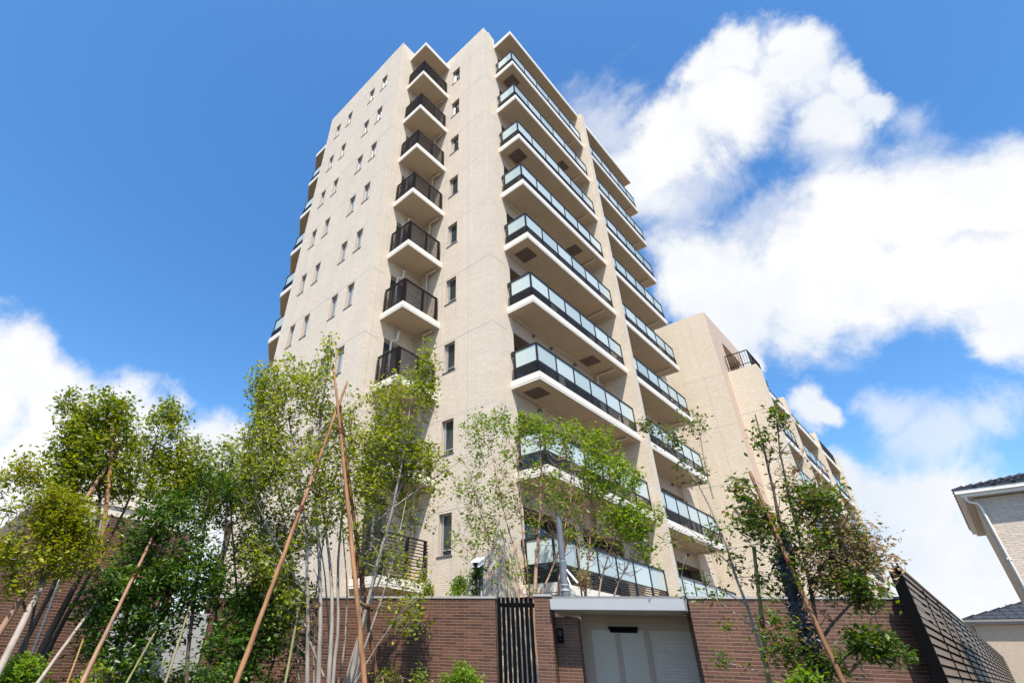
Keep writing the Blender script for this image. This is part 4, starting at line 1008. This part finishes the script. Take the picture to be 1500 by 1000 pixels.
tree('deciduous_tree', 'bright green leafed tree behind the wall above the entrance canopy', root, st, bl, 15, .085, .10, M_BARKR, M_LEAFB, .014, group='trees behind the wall by the entrance', bias=.15, dens=1.6, thr=-.35,
     bare=[(830, 720, DB, 50, 80, .8, 140), (860, 780, DB, 65, 60, .8, 200), (905, 800, DB, 50, 50, .6, 130)])

# right slender tree
DR = 8.4; b = at(1128, 1000, DR); root = (b[0], b[1], .05)
st = [px_stem([(1130, 1000), (1118, 940), (1098, 888), (1080, 835), (1060, 775), (1045, 730), (1015, 680), (985, 645), (960, 628)], DR, DR, .036, .005, root),
      px_stem([(1045, 730), (1035, 690), (1025, 640), (1022, 610)], DR, DR, .012, .004), px_stem([(1080, 835), (1040, 790), (1005, 770)], DR, DR, .014, .004), px_stem([(1098, 888), (1060, 850), (1000, 845)], DR, DR, .010, .003),
      px_stem([(1112, 925), (1060, 880), (1045, 870)], DR, DR, .009, .003)]
bl = [(945, 622, DR, 16, 16, .25, 18), (985, 640, DR, 28, 18, .3, 22), (1015, 620, DR, 25, 30, .3, 16), (1010, 690, DR, 25, 25, .3, 14), (1050, 780, DR, 30, 40, .3, 16), (1000, 790, DR, 30, 25, .3, 10), (1030, 860, DR, 40, 30, .3, 10), (1062, 915, DR - .2, 10, 8, .1, 5), (1060, 965, DR - .2, 14, 14, .2, 6), (1090, 820, DR, 30, 40, .3, 12)]
tree('slender_tree', 'leaning nearly bare young tree left of the netted tree at the right', root, st, bl, 9, .06, .05, M_BARKG, M_LEAFR, .0045)
# right dense tree
DR2 = 8.0; b = at(1180, 1000, DR2); root = (b[0], b[1], .05)
st = [px_stem([(1200, 1000), (1178, 930), (1155, 860), (1145, 790), (1135, 720), (1120, 660), (1108, 610)], DR2, DR2, .055, .008, root), px_stem([(1205, 1000), (1195, 920), (1190, 850), (1165, 760), (1150, 700), (1140, 600)], DR2, DR2 + .1, .045, .006, root),
      px_stem([(1145, 790), (1110, 740), (1090, 700)], DR2, DR2, .02, .008), px_stem([(1190, 850), (1220, 830), (1240, 790), (1250, 740)], DR2, DR2, .022, .008), px_stem([(1200, 940), (1240, 880), (1270, 860)], DR2, DR2 - .1, .02, .008),
      px_stem([(1205, 990), (1240, 960), (1270, 940), (1290, 925)], DR2, DR2 - .2, .018, .006)]
bl = [(1090, 700, DR2, 26, 28, .35, 75), (1100, 760, DR2, 32, 38, .4, 95), (1140, 615, DR2, 10, 25, .2, 14), (1162, 645, DR2, 25, 14, .2, 26), (1115, 650, DR2, 14, 30, .25, 20), (1140, 700, DR2, 28, 35, .4, 26), (1200, 735, DR2, 38, 28, .4, 95), (1170, 790, DR2, 48, 40, .5, 60), (1150, 850, DR2, 42, 35, .5, 50), (1165, 930, DR2, 32, 50, .4, 60), (1180, 975, DR2, 40, 30, .3, 50), (1130, 940, DR2, 22, 30, .3, 14), (1220, 965, DR2, 30, 22, .3, 24), (1280, 865, DR2 - .1, 38, 24, .3, 80), (1250, 850, DR2, 40, 24, .3, 70), (1235, 800, DR2, 45, 40, .4, 30)]
rt_tree = tree('street_tree', 'bushy tree with dark net wrapped trunk in front of the wall at right', root, st, bl, 17, .062, .075, M_BARKD, M_LEAFR, .0058, bias=.0, keep=.85, dens=1.3, thr=-.15,
     bare=[(1150, 680, DR2, 45, 70, .4, 60), (1180, 780, DR2, 70, 60, .5, 80), (1240, 820, DR2, 60, 50, .4, 60), (1180, 920, DR2, 60, 60, .4, 60)])
dry = blob_points([(1230, 785, DR2, 42, 36, .4, 90), (1262, 812, DR2, 38, 34, .4, 100), (1210, 845, DR2, 38, 30, .4, 40), (1160, 700, DR2, 40, 60, .4, 40), (1225, 830, DR2, 55, 50, .4, 50)])
tb, dd_ = grow([px_stem([(1190, 850), (1220, 820), (1240, 780)], DR2, DR2, .015, .006)], dry, .0045); tubes_mesh('side_branch', tb, M_BARKB, rt_tree)
leaves_mesh('withered_leaves', dry, 10, .048, .08, M_LEAFX, rt_tree)
lowb = blob_points([(1235, 945, DR2 - .2, 40, 14, .25, 26), (1270, 935, DR2 - .2, 30, 14, .2, 26), (1295, 948, DR2 - .3, 22, 16, .2, 24)])
tb, dd_ = grow([px_stem([(1240, 990), (1262, 965), (1280, 950), (1292, 935)], DR2 - .1, DR2 - .3, .014, .006)], lowb, .0045); tubes_mesh('low_branch', tb, M_BARKB, rt_tree)
leaves_mesh('low_leaves', lowb, 15, .06, .06, M_LEAFR, rt_tree, tintbias=-.2)
# net wrapping round the trunk
mb = MB(); pts = [root] + [tuple(at(x, y, DR2)) for x, y in ((1198, 995), (1180, 935), (1160, 870), (1150, 820), (1145, 775))]
L = []
for a, c in zip(pts[:-1], pts[1:]):
    a = np.array(a); c = np.array(c)
    for i in range(12): L.append(a + (c - a) * i / 12)
mb.tube(L, [.052 + .012 * random.Random(i).random() for i in range(len(L))], 10)
o = mb.build('trunk_net', M_WRAP, rt_tree)
for v in o.data.vertices: v.co += Vector(rng.normal(size=3) * .008)
LL = np.array(L[6:]); rag = LL[rng.integers(0, len(LL), 260)] + rng.normal(size=(260, 3)) * .035
leaves_mesh('net_rags', rag, 12, .05, .035, leaf_mat('net_rag', [(0, (.012, .014, .022)), (.6, (.05, .058, .08)), (.85, (.12, .135, .16)), (1, (.42, .45, .48))], .1, .4), rt_tree)

# ------------------------------------------------------------------ support poles
def pole(path, D0, D1, r0, r1, mat, label, name='support_pole', group=None, tie=None, ground=True, nodes=False):
    pts = [at(x, y, D0 + (D1 - D0) * i / (len(path) - 1)) for i, (x, y) in enumerate(path)]
    d = pts[0] - pts[1]
    if ground and pts[0][2] > 0.05:
        k = (pts[0][2] - .02) / max(1e-3, -d[2]); e = pts[0] + d * min(k, 6); e[2] = max(e[2], .0); pts = [e] + pts
    o = empty(name, tuple(pts[0]), label, 'support pole', group)
    P = [np.array(p) for p in pts]; L = []
    for a, c in zip(P[:-1], P[1:]):
        n = max(2, int(np.linalg.norm(c - a) / .12))
        for i in range(n): L.append(a + (c - a) * i / n)
    L.append(P[-1]); m = len(L); R = np.linspace(r0, r1, m)
    bow = np.array([.35, -.35, .1]) * .05 * rng.normal(); L = [p + rng.normal(size=3) * r0 * .05 + bow * math.sin(math.pi * i / (m - 1)) for i, p in enumerate(L)]; R = R * (1 + .04 * rng.normal(size=m))
    if nodes:
        for i in range(0, m, 3): R[i] *= 1.25
    mb = MB(); mb.tube(L, [float(r) for r in R], 9); mb.build('shaft', mat, o, smooth=True)
    if tie:
        for (x, y) in tie:
            q = at(x, y, (D0 + D1) / 2); i = int(np.argmin([np.linalg.norm(np.array(p) - q) for p in L])); i = min(max(i, 0), m - 2)
            c = Vector(L[i]); t = (Vector(L[i + 1]) - c).normalized(); mb = MB()
            for k in range(5):
                cc = c + t * (k * .022 - .05); mb.tube([cc, cc + t * .02], [R[i] * 1.35, R[i] * 1.25], 9)
            a = t.cross(Vector((0, 0, 1))).normalized(); mb.tube([c, c + a * .12, c + a * .16 - Vector((0, 0, .05))], .012, 5); mb.build('rope_tie', M_ROPE, o)
    return o
pole([(345, 1000), (509, 558)], 7.5, 8.4, .039, .020, M_WOODPOLE, 'orange log pole leaning right in front of the dark evergreen', tie=[(440, 745)])
pole([(533, 1000), (489, 540)], 7.6, 8.3, .042, .021, M_WOODPOLE, 'front orange log pole standing before the grey tree stems', tie=[(496, 622)])
pole([(556, 1000), (497, 590)], 8.9, 8.4, .036, .026, plain('red_log', (.16, .065, .03), .8, .3, 6, bump=.4), 'thin red-brown log pole behind the grey tree stems', tie=[(543, 890), (531, 848)])
pole([(415, 1000), (441, 870)], 8.2, 8.5, .020, .016, M_BAMBOO, 'short pale bamboo stake right of the orange log pole', nodes=True)
pole([(0, 927), (182, 644)], 8.3, 9.9, .040, .028, M_WOODPINK, 'brown log pole running up into the tallest left tree')
pole([(140, 845), (165, 612)], 9.2, 9.7, .035, .028, M_WOODPOLE, 'upright orange stake inside the tallest left tree', ground=False)
pole([(0, 974), (90, 797)], 7.9, 9.3, .044, .034, M_WOODPALE, 'thick pale peeled log pole at the left edge')
pole([(55, 1000), (168, 845)], 7.9, 9.8, .026, .018, M_WOODPALE, 'grey-brown pole in front of the panel wall and evergreen', tie=None)
pole([(121, 1000), (238, 757)], 7.6, 9.8, .030, .019, M_WOODPINK, 'pinkish log pole leaning right into the left evergreen', tie=[(203, 830)])
pole([(186, 1000), (240, 903)], 8.0, 9.5, .016, .012, M_BAMBOO, 'yellow bamboo stake left of two beside the dark slot', nodes=True)
pole([(241, 1000), (290, 850)], 8.0, 9.5, .017, .012, M_BAMBOO, 'yellow bamboo stake right of two in front of pale panels', nodes=True)
pole([(97, 995), (122, 936)], 7.8, 8.2, .012, .010, plain('orange_bamboo', (.22, .13, .035), .6, .2, 5), 'short orange bamboo stake above the hedge at left')
pole([(36, 982), (92, 832)], 9.4, 9.8, .011, .011, M_ALU, 'thin grey rod between the leaning trunks of the tallest left tree', ground=False)
pole([(1125, 1000), (1104, 800)], 8.2, 8.2, .026, .021, plain('olive_bamboo', (.14, .14, .035), .6, .35, 5), 'upright olive bamboo stake tied to the slender tree', nodes=True, tie=[(1117, 915)])
pole([(1240, 1000), (1098, 690)], 7.7, 8.0, .032, .020, plain('red_olive_log', (.19, .09, .035), .7, .5, 1.2), 'leaning red-brown pole crossing the netted tree at right', tie=[(1164, 832)])
pole([(519, 880), (545, 893)], 7.9, 8.5, .026, .026, M_BAMBOO, 'short cut bamboo crosspiece tied behind the front orange pole', ground=False, tie=[(541, 890)])

# ------------------------------------------------------------------ shrubs
def shrub(name, label, blobs, per, size, leafm, root_px, D, spread=.05, cat='shrub', group=None, ratio=.5):
    b = at(*root_px, D); o = empty(name, (b[0], b[1], .05), label, cat, group)
    tips = blob_points(blobs); c = tips.mean(0); pts = [np.array([b[0], b[1], .05]), np.array([b[0], b[1], min(b[2], c[2] - .1)]), c]
    tubes, dd_ = grow([(pts, .02, .006)], tips, .004, .2); tubes_mesh('stem', tubes, M_BARKB, o)
    leaves_mesh('foliage', tips, per, size, spread, leafm, o, ratio=ratio); return o
shrub('shrub', 'dark green shrub on the wall top left of the security camera', [(632, 862, 11.5, 14, 12, .2, 60)], 16, .055, M_LEAFM, (632, 872), 11.5, group='small shrubs behind the wall')
shrub('shrub', 'pale green shrub on the wall top just left of the security camera', [(668, 860, 11.3, 18, 13, .2, 60), (674, 850, 11.3, 8, 8, .1, 12)], 14, .055, M_LEAFB, (668, 872), 11.3, group='small shrubs behind the wall')
shrub('climber', 'dark leafy climber clinging to the camera post', [(698, 850, 11.25, 8, 20, .12, 40), (702, 835, 11.25, 8, 8, .1, 12)], 12, .06, M_LEAFD, (700, 872), 11.25, cat='climbing plant')
shrub('shrub', 'dense round green shrub at the foot of the wall left of the gate', [(688, 992, 8.4, 24, 22, .3, 160), (665, 1000, 8.4, 20, 8, .2, 30)], 18, .045, M_LEAFB, (688, 1010), 8.4)
shrub('shrub', 'reddish-green shrub beside the grey pole above the canopy', [(855, 850, 12, 10, 12, .15, 30)], 12, .05, M_LEAFX, (855, 872), 12)
shrub('shrub', 'thin low shrub at the wall foot right of the grey stems', [(575, 985, 8.3, 30, 25, .3, 40)], 8, .045, M_LEAFM, (575, 1005), 8.3)
shrub('shrub', 'light green leafy shoot in front of the netted trunk at bottom', [(1178, 998, 7.6, 16, 8, .12, 26)], 12, .07, M_LEAFB, (1178, 1010), 7.6)
for (x, y, rx, ry, m_, lab) in ((30, 985, 40, 16, M_LEAFB, 'yellow-green low bush at the bottom left corner'), (110, 985, 45, 18, M_LEAFM, 'mid green low bush below the leaning trunks'),
        (300, 985, 40, 22, M_LEAFD, 'dark low bush below the pale panels'), (590, 990, 30, 16, M_LEAFM, 'small low bush at the wall foot right of the orange poles')):
    shrub('shrub', lab, [(x, y, 8.4, rx, ry, .35, 170)], 12, .05, m_, (x, 1012), 8.4, spread=.06)
# hedge: a mass of leaves covering the bed at lower left
n = 5200; px = rng.uniform(-60, 470, n); Dh = rng.uniform(7.0, 10.3, n); pts = []
for i in range(n):
    d = ray(px[i], 985); k = Dh[i] / math.hypot(d[0], d[1]); x, y = d[0] * k, d[1] * k
    pts.append((x, y, rng.uniform(.2, .55) + .40 * math.sin(x * 2.1 + y * 1.3) * .3 + (.25 if px[i] < 330 else 0) + .12 * (Dh[i] - 7)))
pts = np.array(pts)
hd = bpy.data.objects.new('hedge', None)
hm = leaves_mesh('low_hedge', pts, 14, .07, .10, M_LEAFM, None, tintbias=-.15); tag(hm, 'low leafy hedge covering the bed under the left trees', 'hedge', kind='stuff')
print('objects', len(bpy.data.objects))
